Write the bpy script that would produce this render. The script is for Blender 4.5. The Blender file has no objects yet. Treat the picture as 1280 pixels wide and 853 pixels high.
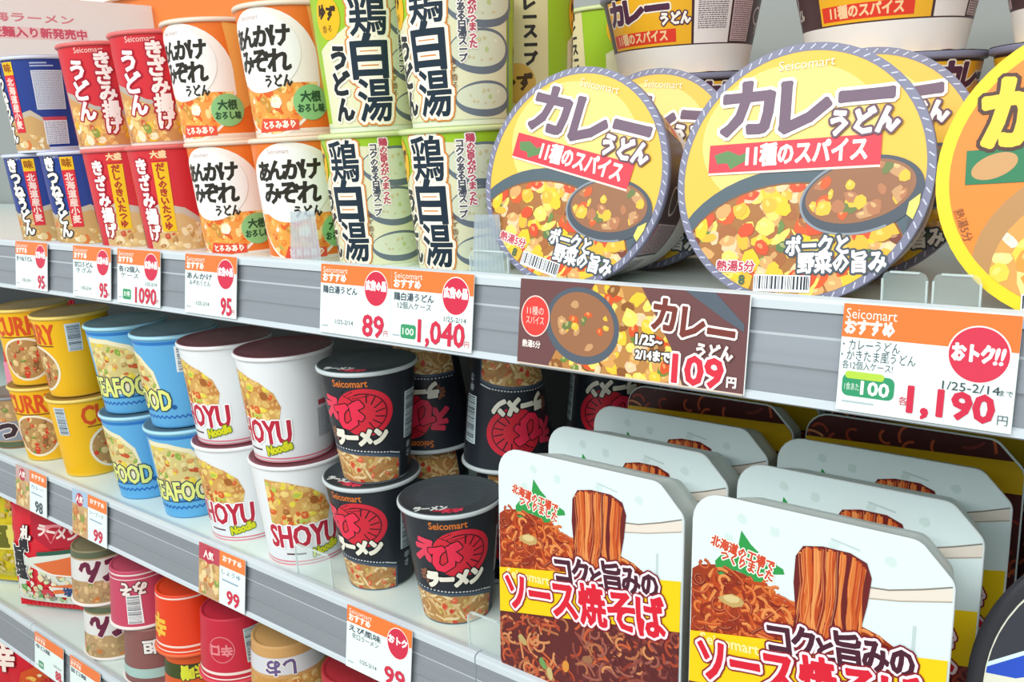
import bpy, math, random
from mathutils import Matrix, Vector
from mathutils.geometry import delaunay_2d_cdt, tessellate_polygon
PI = math.pi
SC = bpy.context.scene
COL = SC.collection

# ------------------------------------------------------------------ camera, world, lights, exposure
YAW, PITCH, ROLL, FPX = 0.68597, 0.22863, -0.05450, 1120.0
CAM_POS = Vector((0.0, -0.4423, 1.4))
def make_camera():
    cd = bpy.data.cameras.new('camera'); co = bpy.data.objects.new('camera', cd); COL.objects.link(co)
    cd.sensor_width = 36.0; cd.lens = FPX / 1280.0 * 36.0; cd.clip_start = 0.01
    fwd = Vector((-math.sin(YAW), math.cos(YAW), 0)); right = Vector((math.cos(YAW), math.sin(YAW), 0)); up = Vector((0, 0, 1))
    f2 = fwd * math.cos(PITCH) - up * math.sin(PITCH); u2 = up * math.cos(PITCH) + fwd * math.sin(PITCH)
    r2 = right * math.cos(ROLL) + u2 * math.sin(ROLL); u3 = u2 * math.cos(ROLL) - right * math.sin(ROLL)
    m = Matrix(((r2.x, u3.x, -f2.x, 0), (r2.y, u3.y, -f2.y, 0), (r2.z, u3.z, -f2.z, 0), (0, 0, 0, 1)))
    co.matrix_world = Matrix.Translation(CAM_POS) @ m
    SC.camera = co
make_camera()
SC.view_settings.view_transform = 'Standard'
try: SC.view_settings.look = 'None'
except Exception: pass
SC.view_settings.gamma = 1.0
SC.view_settings.use_curve_mapping = False
SC.view_settings.exposure = 0.0
world = bpy.data.worlds.new('world'); SC.world = world; world.use_nodes = True
bg = world.node_tree.nodes['Background']
bg.inputs[0].default_value = (0.93, 0.98, 1.0, 1); bg.inputs[1].default_value = 0.62
def area(name, loc, target, sx, sy, power, col=(1, 1, 1)):
    l = bpy.data.lights.new(name, 'AREA'); l.shape = 'RECTANGLE'; l.size = sx; l.size_y = sy; l.energy = power; l.color = col
    o = bpy.data.objects.new(name, l); COL.objects.link(o); o.location = loc
    d = Vector(target) - Vector(loc); o.rotation_euler = d.to_track_quat('-Z', 'Y').to_euler()
    return o
area('ceiling_light_tubes', (-0.5, -1.5, 2.75), (-0.5, 0.0, 1.2), 4.5, 0.5, 46.0, (1.0, 0.99, 0.96))
area('aisle_light_tubes', (-0.4, -2.6, 2.6), (-0.4, 0.1, 1.1), 4.0, 0.5, 30.0, (0.97, 0.99, 1.0))

# ------------------------------------------------------------------ materials
def lin(h):
    h = h.lstrip('#'); r = []
    for i in (0, 2, 4):
        c = int(h[i:i + 2], 16) / 255.0
        r.append(c / 12.92 if c <= 0.04045 else ((c + 0.055) / 1.055) ** 2.4)
    return (r[0], r[1], r[2], 1.0)
MATS = {}
def M(h, rough=0.38, metal=0.0, spec=0.35):
    k = (h, rough, metal)
    if k in MATS: return MATS[k]
    m = bpy.data.materials.new('ink_' + h.lstrip('#')); m.use_nodes = True
    b = m.node_tree.nodes['Principled BSDF']
    b.inputs['Base Color'].default_value = lin(h); b.inputs['Roughness'].default_value = rough
    b.inputs['Metallic'].default_value = metal; b.inputs['Specular IOR Level'].default_value = spec
    MATS[k] = m; return m
def noise_mat(name, h1, h2, scale, rough=0.4, metal=0.0, stretch=(1, 1, 1), bump=0.0):
    m = bpy.data.materials.new(name); m.use_nodes = True; nt = m.node_tree; b = nt.nodes['Principled BSDF']
    tc = nt.nodes.new('ShaderNodeTexCoord'); mp = nt.nodes.new('ShaderNodeMapping'); mp.inputs['Scale'].default_value = stretch
    nz = nt.nodes.new('ShaderNodeTexNoise'); nz.inputs['Scale'].default_value = scale; nz.inputs['Detail'].default_value = 4
    mx = nt.nodes.new('ShaderNodeMix'); mx.data_type = 'RGBA'
    mx.inputs['A'].default_value = lin(h1); mx.inputs['B'].default_value = lin(h2)
    nt.links.new(tc.outputs['Object'], mp.inputs[0]); nt.links.new(mp.outputs[0], nz.inputs['Vector'])
    nt.links.new(nz.outputs['Fac'], mx.inputs['Factor']); nt.links.new(mx.outputs['Result'], b.inputs['Base Color'])
    b.inputs['Roughness'].default_value = rough; b.inputs['Metallic'].default_value = metal
    if bump:
        bp = nt.nodes.new('ShaderNodeBump'); bp.inputs['Strength'].default_value = bump; bp.inputs['Distance'].default_value = 0.001
        nt.links.new(nz.outputs['Fac'], bp.inputs['Height']); nt.links.new(bp.outputs[0], b.inputs['Normal'])
    return m
def clear_mat(name, tint, alpha):
    m = bpy.data.materials.new(name); m.use_nodes = True; nt = m.node_tree; b = nt.nodes['Principled BSDF']
    b.inputs['Base Color'].default_value = lin(tint); b.inputs['Roughness'].default_value = 0.08
    b.inputs['Alpha'].default_value = alpha
    return m
SHELF_WHITE = noise_mat('shelf_enamel', '#e2f1ec', '#d6e8e3', 8, 0.35)
RAIL_GREY = noise_mat('rail_plastic', '#8d949c', '#a2a9af', 3, 0.26, 0.35, (0.3, 1, 60))
RAIL_PALE = noise_mat('rail_edge_plastic', '#d3dde2', '#c5d2d8', 6, 0.22)
RAIL_DARK = noise_mat('rail_groove_plastic', '#83898f', '#90979d', 6, 0.4)
CLEAR = clear_mat('clear_acrylic', '#d9f0ec', 0.16)
CLEAR_EDGE = clear_mat('clear_acrylic_edge', '#e6f6f4', 0.55)
FILM = clear_mat('clear_film', '#cfdde6', 0.45)

# ------------------------------------------------------------------ text outlines from the built-in font
GLY = {}
def glyph(s, res=2):
    if (s, res) in GLY: return GLY[s, res]
    cu = bpy.data.curves.new('t', 'FONT'); cu.body = s; cu.size = 1.0; cu.fill_mode = 'FRONT'; cu.resolution_u = res
    o = bpy.data.objects.new('t', cu); COL.objects.link(o)
    me = bpy.data.meshes.new_from_object(o.evaluated_get(bpy.context.evaluated_depsgraph_get()))
    me.calc_loop_triangles()
    key = {}; pts = []; idx = []
    for v in me.vertices:
        k = (round(v.co.x, 4), round(v.co.y, 4))
        if k not in key: key[k] = len(pts); pts.append((v.co.x, v.co.y))
        idx.append(key[k])
    tris = []; cnt = {}
    for lt in me.loop_triangles:
        a, b, c = (idx[i] for i in lt.vertices)
        if a == b or b == c or a == c: continue
        tris.append((a, b, c))
        for e in ((a, b), (b, c), (c, a)):
            k = (min(e), max(e)); cnt[k] = cnt.get(k, 0) + 1
    edges = [e for e, n in cnt.items() if n == 1]
    bpy.data.objects.remove(o); bpy.data.curves.remove(cu); bpy.data.meshes.remove(me)
    xs = [p[0] for p in pts] or [0, 1]; ys = [p[1] for p in pts] or [0, 1]
    GLY[s, res] = (pts, tris, edges, (min(xs), max(xs), min(ys), max(ys)))
    return GLY[s, res]

def clip_poly(poly, a, b):
    # keep the part of poly on the left of the line a -> b
    out = []; n = len(poly); ex, ey = b[0] - a[0], b[1] - a[1]
    ax, ay = a
    d = [ex * (p[1] - ay) - ey * (p[0] - ax) for p in poly]
    if min(d) >= 0: return poly
    if max(d) <= 0: return []
    for i in range(n):
        p, q = poly[i], poly[(i + 1) % n]; dp, dq = d[i], d[(i + 1) % n]
        if dp >= 0: out.append(p)
        if (dp > 0 and dq < 0) or (dp < 0 and dq > 0):
            t = dp / (dp - dq); out.append((p[0] + (q[0] - p[0]) * t, p[1] + (q[1] - p[1]) * t))
    return out

def islands(P, tris, edges, wd):
    par = list(range(len(P)))
    def find(i):
        while par[i] != i: par[i] = par[par[i]]; i = par[i]
        return i
    for t in tris: par[find(t[1])] = find(t[0]); par[find(t[2])] = find(t[0])
    box = {}
    for t in tris:
        for i in t:
            r = find(i); x, y = P[i]; b = box.get(r)
            box[r] = (x, y, x, y) if b is None else (min(b[0], x), min(b[1], y), max(b[2], x), max(b[3], y))
    ks = list(box); up = {k: k for k in ks}
    def f2(k):
        while up[k] != k: k = up[k]
        return k
    for i in range(len(ks)):
        for j in range(i):
            p, q = box[ks[i]], box[ks[j]]
            if p[0] - wd < q[2] + wd and q[0] - wd < p[2] + wd and p[1] - wd < q[3] + wd and q[1] - wd < p[3] + wd: up[f2(ks[i])] = f2(ks[j])
    out = {}
    for t in tris: out.setdefault(f2(find(t[0])), ([], []))[0].append(t)
    for e in edges:
        k = f2(find(e[0])) if find(e[0]) in up else None
        if k in out: out[k][1].append(e)
    return list(out.values())
def thick(P, tris, edges, wd):
    """letter grown by wd on every side, as triangles that do not overlap"""
    vs = []; fs = []; mp = {}
    def add(x, y): vs.append(Vector((x, y))); return len(vs) - 1
    for t in tris:
        q = []
        for i in t:
            if i not in mp: mp[i] = add(*P[i])
            q.append(mp[i])
        fs.append(q)
    m = 8 if wd > 1.3 else 6; cw = wd * math.cos(PI / m)
    for i in set(i for e in edges for i in e):
        fs.append([add(P[i][0] + wd * math.cos(2 * PI * (j + 0.47) / m), P[i][1] + wd * math.sin(2 * PI * (j + 0.47) / m)) for j in range(m)])
    for a, b in edges:
        (ax, ay), (bx, by) = P[a], P[b]; d = math.hypot(bx - ax, by - ay)
        if d < 1e-4: continue
        nx, ny = -(by - ay) / d * cw, (bx - ax) / d * cw
        fs.append([add(ax - nx, ay - ny), add(bx - nx, by - ny), add(bx + nx, by + ny), add(ax + nx, ay + ny)])
    ov, oe, of, _, _, src = delaunay_2d_cdt(vs, [], fs, 0, 1e-5)
    out = []
    for t, o in zip(of, src):
        if not o: continue
        p = [(ov[i][0], ov[i][1]) for i in t]; cx = sum(q[0] for q in p) / len(p); cy = sum(q[1] for q in p) / len(p); ok = False
        for k in o:
            poly = fs[k]; sg = 0; ok = True
            for i in range(len(poly)):
                A_, B_ = vs[poly[i]], vs[poly[(i + 1) % len(poly)]]; cr = (B_[0] - A_[0]) * (cy - A_[1]) - (B_[1] - A_[1]) * (cx - A_[0])
                if abs(cr) < 1e-7: continue
                if sg == 0: sg = 1 if cr > 0 else -1
                elif (cr > 0) != (sg > 0): ok = False; break
            if ok: break
        if ok: out.append(p)
    return out

class Art:
    """printed ink in millimetres (u to the right, v up); each colour lies a hair above the one below it"""
    def __init__(s): s.f = []; s.clip = None; s.k = 0
    def face(s, poly, h, L):
        if s.clip:
            c = s.clip
            for i in range(len(c)):
                poly = clip_poly(poly, c[i], c[(i + 1) % len(c)])
                if len(poly) < 3: return
        s.f.append((poly, h, L))
    def poly(s, pts, h, L):      # any simple polygon
        for t in tessellate_polygon([[Vector((p[0], p[1], 0)) for p in pts]]):
            q = [pts[i] for i in t]
            ar = (q[1][0] - q[0][0]) * (q[2][1] - q[0][1]) - (q[1][1] - q[0][1]) * (q[2][0] - q[0][0])
            if abs(ar) < 1e-9: continue
            if ar < 0: q = q[::-1]
            s.face(q, h, L)
    def rect(s, u0, v0, u1, v1, h, L): s.face([(u0, v0), (u1, v0), (u1, v1), (u0, v1)], h, L)
    def rrect(s, u0, v0, u1, v1, r, h, L):
        pts = []
        for cx, cy, a0 in ((u1 - r, v0 + r, -90), (u1 - r, v1 - r, 0), (u0 + r, v1 - r, 90), (u0 + r, v0 + r, 180)):
            for k in range(5):
                a = math.radians(a0 + k * 22.5); pts.append((cx + r * math.cos(a), cy + r * math.sin(a)))
        s.face(pts, h, L)
    def ell(s, cu, cv, ru, rv, h, L, rot=0, n=32):
        s.face(ell_pts(cu, cv, ru, rv, rot, n), h, L)
    def ring(s, cu, cv, ru, rv, w, h, L, rot=0, n=48, a0=0, a1=360):
        A = ell_pts(cu, cv, ru, rv, rot, n, a0, a1); B = ell_pts(cu, cv, ru - w, rv - w, rot, n, a0, a1)
        m = n if a1 - a0 >= 360 else n - 1
        for i in range(m):
            j = (i + 1) % n; s.face([B[i], A[i], A[j], B[j]], h, L)
    def ribbon(s, pts, w, h, L):      # a stroke of even width with mitred bends
        n = len(pts); lf = []; rt = []
        for i in range(n):
            p0, p1 = pts[max(0, i - 1)], pts[min(n - 1, i + 1)]
            dx, dy = p1[0] - p0[0], p1[1] - p0[1]; d = math.hypot(dx, dy) or 1
            nx, ny = -dy / d * w / 2, dx / d * w / 2
            lf.append((pts[i][0] + nx, pts[i][1] + ny)); rt.append((pts[i][0] - nx, pts[i][1] - ny))
        for i in range(n - 1): s.face([rt[i], rt[i + 1], lf[i + 1], lf[i]], h, L + i * 0.002)
    def text(s, t, u, v, size, h, L, bold=0.0, w=None, rot=0, shear=0, vertical=False, outline=()):
        """centred at (u, v); size = height of a character in mm; w = width of the whole line; outline = ((extra, colour), ...) widest first"""
        if vertical:
            n = len(t); pitch = (w or size * 1.05)
            for i, ch in enumerate(t):
                s.text(ch, u, v + (n - 1) / 2 * pitch - i * pitch, size, h, L, bold, None, rot, shear, False, outline)
            return
        pts, tris, edges, (x0, x1, y0, y1) = glyph(t, 1 if size < 12 and ord(min(t)) > 0x2000 else 2)
        k = size / 0.82 if len(t) > 1 or ord(t[0]) > 0x2000 else size / 0.7
        if ord(max(t)) < 0x2000: k = size / 0.7
        kx = k if w is None else w / max(1e-6, x1 - x0)
        cx = (x0 + x1) / 2; cy = (y0 + y1) / 2 if ord(max(t)) < 0x2000 else 0.31
        ca, sa = math.cos(math.radians(rot)), math.sin(math.radians(rot)); P = []
        for (x, y) in pts:
            yy = (y - cy) * k; xx = (x - cx) * kx + yy * shear
            P.append((u + xx * ca - yy * sa, v + xx * sa + yy * ca))
        def body(wd, hh, LL):
            if wd < 0.17:
                for a, b, c in tris: s.face([P[a], P[b], P[c]], hh, LL)
                return
            # islands of the letters that stay apart after thickening are handled one by one
            for isl in islands(P, tris, edges, wd * 1.15):
                for t in thick(P, isl[0], isl[1], wd): s.face(t, hh, LL)
        if t == 'Seicomart': bold *= 0.4
        if size < 5: bold *= 0.6
        s.k += 1; lay = L + (s.k % 16) * 0.05
        for ex, hh in outline: body(bold + ex, hh, lay); lay += 1
        body(bold, h, lay)
    def blob(s, cu, cv, r, h, L, rng, asp=1.0, rot=None, n=8):
        rot = rng.uniform(0, PI) if rot is None else rot; pts = []
        for i in range(n):
            a = i * 2 * PI / n; q = r * rng.uniform(0.8, 1.15); x, y = q * math.cos(a), q * asp * math.sin(a)
            pts.append((cu + x * math.cos(rot) - y * math.sin(rot), cv + x * math.sin(rot) + y * math.cos(rot)))
        s.face(pts, h, L)
    def food(s, region, n, r0, r1, pal, L, seed, hi='#ffe9a0', base=None):
        """heaped pieces of food printed inside a convex outline; pal = [(colour, weight), ...]"""
        rng = random.Random(seed); old = s.clip
        us = [p[0] for p in region]; vs = [p[1] for p in region]
        if base: s.face(list(region), base, L)
        s.clip = region if not old else old
        L += 0.5
        cols = [c for c, w in pal for _ in range(w)]
        for i in range(n):
            for _ in range(40):
                u, v = rng.uniform(min(us), max(us)), rng.uniform(min(vs), max(vs))
                if inside(region, u, v): break
            c = rng.choice(cols); r = rng.uniform(r0, r1); asp = rng.uniform(0.5, 1)
            s.blob(u, v, r, c, L + i * 0.02, rng, asp)
            if r > 1.4 and rng.random() < 0.75: s.blob(u - r * 0.15, v + r * 0.22, r * 0.42, mixc(c, hi, 0.45), L + i * 0.02 + 0.01, rng, 0.6)
        s.clip = old
    def noodles(s, region, n, ln, w, pal, L, seed, curl=1.0, base=None, ang=None):
        rng = random.Random(seed); old = s.clip
        us = [p[0] for p in region]; vs = [p[1] for p in region]
        if base: s.poly(list(region), base, L)
        s.clip = region if not old else old
        L += 0.5
        for i in range(n):
            for _ in range(40):
                u, v = rng.uniform(min(us), max(us)), rng.uniform(min(vs), max(vs))
                if inside(region, u, v): break
            a = rng.uniform(0, 2 * PI) if ang is None else ang + rng.gauss(0, 0.25)
            pts = [(u, v)]; kk = rng.uniform(-1, 1) * curl; st = ln / 9.0
            for j in range(9):
                a += kk * 0.45 + rng.gauss(0, 0.12); u += st * math.cos(a); v += st * math.sin(a); pts.append((u, v))
            c = rng.choice(pal)
            s.ribbon(pts, w * rng.uniform(0.8, 1.2), c, L + i * 0.02)
            if rng.random() < 0.5: s.ribbon([(p[0], p[1] + w * 0.18) for p in pts], w * 0.3, mixc(c, '#ffd9a0', 0.45), L + i * 0.02 + 0.01)
        s.clip = old
    def barcode(s, u0, v0, u1, v1, L, seed, vertical=True, pad=1.0, bg='#f4f8f8', fg='#26303c'):
        s.rect(u0, v0, u1, v1, bg, L); rng = random.Random(seed)
        if vertical:
            x = u0 + pad
            while x < u1 - pad:
                w = rng.choice((0.35, 0.35, 0.7, 1.0)); s.rect(x, v0 + pad + 0.8, min(x + w, u1 - pad), v1 - pad, fg, L + 1); x += w + rng.choice((0.4, 0.7, 1.0))
        else:
            x = v0 + pad
            while x < v1 - pad:
                w = rng.choice((0.35, 0.35, 0.7, 1.0)); s.rect(u0 + pad + 0.8, x, u1 - pad, min(x + w, v1 - pad), fg, L + 1); x += w + rng.choice((0.4, 0.7, 1.0))
    def panel(s, u0, v0, u1, v1, L, seed, bg='#e8edf0', fg='#5a626c', head=None, cell=False):
        """small print: rows of unreadable ingredient text"""
        s.rect(u0, v0, u1, v1, bg, L); rng = random.Random(seed); v = v1 - 1.2
        if head: s.rect(u0, v1 - 4, u1, v1, head, L + 1); v = v1 - 5.2
        while v > v0 + 1.2:
            u = u0 + 1
            while u < u1 - 1.2:
                w = rng.uniform(0.8, 3.2); w = min(w, u1 - 1 - u); s.rect(u, v - 0.75, u + w, v, fg, L + 1); u += w + 0.5
            v -= 1.55

def ell_pts(cu, cv, ru, rv, rot=0, n=32, a0=0, a1=360):
    ca, sa = math.cos(math.radians(rot)), math.sin(math.radians(rot)); out = []
    full = a1 - a0 >= 360
    for i in range(n):
        a = math.radians(a0 + (a1 - a0) * i / (n if full else n - 1)); x, y = ru * math.cos(a), rv * math.sin(a)
        out.append((cu + x * ca - y * sa, cv + x * sa + y * ca))
    return out
def inside(poly, u, v):
    r = False; n = len(poly); j = n - 1
    for i in range(n):
        (xi, yi), (xj, yj) = poly[i], poly[j]
        if (yi > v) != (yj > v) and u < (xj - xi) * (v - yi) / (yj - yi) + xi: r = not r
        j = i
    return r
def mixc(a, b, t):
    a = a.lstrip('#'); b = b.lstrip('#')
    return '#' + ''.join('%02x' % int(int(a[i:i + 2], 16) * (1 - t) + int(b[i:i + 2], 16) * t) for i in (0, 2, 4))

# ------------------------------------------------------------------ mesh builder
STEP = 0.00006
class MB:
    def __init__(s): s.v = []; s.f = []; s.m = []; s.sm = []; s.mats = []; s.mi = {}
    def mat(s, m):
        if m.name not in s.mi: s.mi[m.name] = len(s.mats); s.mats.append(m)
        return s.mi[m.name]
    def face(s, pts, m, smooth=False):
        i = len(s.v); s.v += [tuple(p) for p in pts]; s.f.append(tuple(range(i, i + len(pts)))); s.m.append(s.mat(m)); s.sm.append(smooth)
    def grid(s, rows, m, smooth=True, closed=True):
        """rows of points -> quads; rows share verts; m may be a list per band"""
        i0 = len(s.v); n = len(rows[0])
        for r in rows: s.v += [tuple(p) for p in r]
        for k in range(len(rows) - 1):
            mm = m[k] if isinstance(m, list) else m; mi = s.mat(mm)
            for j in range(n if closed else n - 1):
                a = i0 + k * n + j; b = i0 + k * n + (j + 1) % n
                s.f.append((a, b, b + n, a + n)); s.m.append(mi); s.sm.append(smooth)
    def lathe(s, prof, mats, n=56, caps=(True, True), off=(0, 0)):
        rows = [[(off[0] + r * math.sin(2 * PI * j / n), off[1] - r * math.cos(2 * PI * j / n), z) for j in range(n)] for r, z in prof]
        s.grid(rows, mats)
        if caps[0]: s.face(rows[0][::-1], mats[0] if isinstance(mats, list) else mats)
        if caps[1]: s.face(rows[-1], mats[-1] if isinstance(mats, list) else mats)
    def box(s, x0, y0, z0, x1, y1, z1, m):
        p = [(x0, y0, z0), (x1, y0, z0), (x1, y1, z0), (x0, y1, z0), (x0, y0, z1), (x1, y0, z1), (x1, y1, z1), (x0, y1, z1)]
        for q in ((0, 3, 2, 1), (4, 5, 6, 7), (0, 1, 5, 4), (1, 2, 6, 5), (2, 3, 7, 6), (3, 0, 4, 7)): s.face([p[i] for i in q], m)
    def extrude(s, prof, x0, x1, m):
        """profile of (y, z) points swept along x; m may be a list per edge"""
        n = len(prof)
        for i in range(n):
            (ya, za), (yb, zb) = prof[i], prof[(i + 1) % n]
            s.face([(x0, ya, za), (x0, yb, zb), (x1, yb, zb), (x1, ya, za)], m[i] if isinstance(m, list) else m)
        s.face([(x0, y, z) for y, z in prof][::-1], m[0] if isinstance(m, list) else m)
        s.face([(x1, y, z) for y, z in prof], m[0] if isinstance(m, list) else m)
    def prism(s, pts, d0, d1, m, axis='y'):
        """outline of (x, z) points given depth from y = d0 (front) to d1"""
        n = len(pts)
        s.face([(x, d0, z) for x, z in pts], m); s.face([(x, d1, z) for x, z in pts][::-1], m)
        for i in range(n):
            (xa, za), (xb, zb) = pts[i], pts[(i + 1) % n]
            s.face([(xa, d0, za), (xa, d1, za), (xb, d1, zb), (xb, d0, zb)], m)
    def art(s, A, fn, strip=None, rough=0.38, smooth=False):
        """lay ink on a surface: fn(u, v, lift) -> point; strip = widest step in u before the ink bends"""
        weld = {}
        for poly, h, L in A.f:
            mi = s.mat(M(h, rough)); lift = STEP * (1.2 + L)
            parts = [poly]
            if strip:
                u0 = min(p[0] for p in poly); u1 = max(p[0] for p in poly)
                a = math.floor(u0 / strip + 1e-6); b = math.ceil(u1 / strip - 1e-6)
                if b - a > 1:
                    parts = []
                    for k in range(a, b):
                        q = clip_poly(clip_poly(poly, (k * strip, 1), (k * strip, 0)), ((k + 1) * strip, 0), ((k + 1) * strip, 1))
                        if len(q) >= 3: parts.append(q)
            for q in parts:
                ids = []
                for (u, v) in q:
                    k = (mi, round(L, 3), round(u, 2), round(v, 2))
                    i = weld.get(k)
                    if i is None: i = len(s.v); s.v.append(tuple(fn(u, v, lift))); weld[k] = i
                    if not ids or ids[-1] != i: ids.append(i)
                if len(ids) > 1 and ids[0] == ids[-1]: ids.pop()
                if len(set(ids)) < len(ids) or len(ids) < 3: continue
                s.f.append(tuple(ids)); s.m.append(mi); s.sm.append(smooth)
    def build(s, name, parent=None, loc=(0, 0, 0)):
        me = bpy.data.meshes.new(name); me.from_pydata(s.v, [], s.f)
        for m in s.mats: me.materials.append(m)
        me.polygons.foreach_set('material_index', s.m); me.polygons.foreach_set('use_smooth', s.sm); me.update()
        o = bpy.data.objects.new(name, me); COL.objects.link(o); o.location = loc
        if parent: o.parent = parent
        return o

def thing(name, label, cat, loc=(0, 0, 0), rot=(0, 0, 0), group=None):
    o = bpy.data.objects.new(name, None); COL.objects.link(o); o.empty_display_size = 0.02
    o.location = loc; o.rotation_euler = rot; o['label'] = label; o['category'] = cat
    if group: o['group'] = group
    return o
def tag(o, label, cat, group=None):
    o['label'] = label; o['category'] = cat
    if group: o['group'] = group
    return o
def dup(root, label, loc, rot, group=None):
    c = root.copy(); COL.objects.link(c); c.location = loc; c.rotation_euler = rot; c['label'] = label
    if group: c['group'] = group
    for ch in list(root.children):
        d = ch.copy(); COL.objects.link(d); d.parent = c
        for g in list(ch.children):
            e = g.copy(); COL.objects.link(e); e.parent = d
    return c
def struct(o): o['kind'] = 'structure'; return o
USED = {}
def place(proto, label, loc, rot, group=None):
    """the first placing moves the original, later ones copy it with its parts"""
    if proto.name not in USED:
        USED[proto.name] = 1; proto.location = loc; proto.rotation_euler = rot; proto['label'] = label
        if group: proto['group'] = group
        return proto
    return dup(proto, label, loc, rot, group)
def facing(x, y, off=0.0):  # turn about z so that the printed face looks at the aisle, plus off degrees
    return math.atan2(-x, 0.4423 + y) + math.radians(off)

# ------------------------------------------------------------------ measures of the shelving
ZA, ZB, ZC, ZD = 1.3106, 1.0182, 0.7634, 0.5090        # top of each front rail
SA, SB, SCF = 1.3020, 1.0125, 0.7570                    # shelf surfaces
XL, XR = -2.6, 0.75
TILT = math.atan2(0.00895, 0.0557)

# ------------------------------------------------------------------ setting
mb = MB(); mb.box(-6, -4, -0.05, 4, 1.2, 0, noise_mat('floor_vinyl', '#d6d2c8', '#c8c4ba', 5, 0.3)); struct(mb.build('floor'))
mb = MB(); mb.box(-6, 0.46, 1.585, 4, 0.52, 2.3, noise_mat('orange_panel', '#f5883a', '#ef7d2e', 2, 0.4)); struct(mb.build('wall_back'))
mb = MB(); mb.box(-6, 0.445, 1.668, 4, 0.459, 1.682, M('#fbf3ea')); struct(mb.build('trim_1'))
mb = MB(); mb.box(-6, 0.46, 1.285, 4, 0.52, 1.585, noise_mat('shelf_back_steel', '#a3a9a6', '#969c9a', 4, 0.5)); struct(mb.build('wall_rear'))
mb = MB(); mb.box(-6, 0.46, 0.0, 4, 0.52, 1.285, noise_mat('back_steel_baked_shade', '#45484a', '#3c3f41', 4, 0.5)); struct(mb.build('wall_lower'))  # steel colour darkened to stand in for shade deep between the shelves

def shelf(zl, zs, label, splits, xr=XR, depth=0.45):
    t = thing('store_shelf', label, 'shelf', (0, 0, zs - 0.03), group=None)
    z0 = zs - 0.03
    mb = MB(); mb.box(XL, 0.010, 0.004, xr, depth, 0.03, SHELF_WHITE); mb.build('shelf_board', t)
    k = zl - z0
    xs = [XL] + splits + [xr]
    for a, b in zip(xs[:-1], xs[1:]):
        mb = MB()
        prof = [(0.0095, k - 0.009), (0.0095, k - 0.001), (0.004, k), (0.0008, k - 0.001), (0.0, k - 0.003), (-0.0004, k - 0.0075),
                (0.0012, k - 0.0085), (-0.0010, k - 0.020), (-0.0006, k - 0.0215), (-0.0044, k - 0.036), (-0.0040, k - 0.0375),
                (-0.0068, k - 0.0515), (-0.0086, k - 0.0525), (-0.0092, k - 0.0555), (-0.0080, k - 0.0565), (0.0095, k - 0.0565)]
        ms = [RAIL_PALE, RAIL_PALE, RAIL_PALE, RAIL_PALE, RAIL_PALE, RAIL_DARK, RAIL_GREY, RAIL_PALE, RAIL_GREY, RAIL_DARK, RAIL_GREY, RAIL_PALE, RAIL_PALE, RAIL_DARK, RAIL_DARK, RAIL_DARK]
        mb.extrude(prof, a + 0.0006, b - 0.0006, ms)
        mb.build('front_rail', t)
    return t
shelf(ZA, SA, 'upper grey shelf whose rail carries the wide curry noodle banner', [])
shelf(ZB, SB, 'middle white shelf carrying stacked cups and yakisoba trays', [-0.415])
shelf(ZC, SCF, 'lower shelf with upturned small cups and noodle bags', [-1.262])
shelf(ZD, ZD - 0.006, 'lowest shelf glimpsed at the bottom left corner', [])

# ------------------------------------------------------------------ cups
CURRYFOOD = [('#d9a25a', 3), ('#f2c83c', 4), ('#f6dc6a', 3), ('#d8572a', 2), ('#8f5a2e', 2), ('#6f8a3c', 1), ('#eec9a0', 2)]
def cup(name, label, cat, Rt, Rb, H, skin, rimc, lidc, art, strip=3.0, base_h=None, basec=None, lid_art=None, lid_rough=0.3, group=None, rough=0.36):
    t = thing(name, label, cat, (0, 0, 0), group=group)
    mb = MB()
    sm = skin if not isinstance(skin, str) else M(skin, rough); rm = M(rimc, 0.3); bm = M(basec or skin, rough) if isinstance(basec or skin, str) else skin
    zt = H - 0.0045; bh = base_h or 0.003
    rw = Rt - 0.0022
    rr = lambda z: Rb + (rw - Rb) * z / zt
    prof = [(Rb - 0.004, 0.0015), (Rb - 0.002, 0.0), (rr(0.001), 0.0006), (rr(bh), bh), (rw, zt)]
    mb.lathe(prof, [bm, bm, bm, sm], caps=(True, False))
    rim = [(rw, zt), (Rt - 0.0006, zt + 0.0002), (Rt, zt + 0.0012), (Rt, H - 0.0018), (Rt - 0.0008, H - 0.0008), (Rt - 0.0022, H - 0.0006)]
    Rm = (rw + Rb) / 2 * 1000
    def fn(u, v, lift):
        z = v / 1000.0; r = rr(z) + lift; a = u / Rm
        return (r * math.sin(a), -r * math.cos(a), z)
    mb.art(art, fn, strip, rough, smooth=True)
    mb.build('cup_body', t)
    mr = MB(); mr.lathe(rim, rm, caps=(False, False)); mr.build('rim', t)
    ml = MB()
    lm = lidc if not isinstance(lidc, str) else M(lidc, lid_rough)
    ml.lathe([(Rt - 0.0022, H - 0.0010), (Rt - 0.0012, H - 0.0004), (Rt - 0.0026, H - 0.0002), (Rt - 0.0032, H - 0.0008), (Rt * 0.5, H - 0.0009), (0.002, H - 0.0009)], lm, caps=(False, True))
    if lid_art: ml.art(lid_art, lambda u, v, l: (u / 1000, v / 1000, H - 0.0009 + l * 0.5), None, 0.3)
    ml.build('lid', t)
    return t

def zigzag(A, u0, u1, v, amp, w, h, L, step=3.0):
    pts = []; k = 0; u = u0
    while u <= u1: pts.append((u, v + (amp if k % 2 else -amp))); u += step; k += 1
    A.ribbon(pts, w, h, L)

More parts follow.
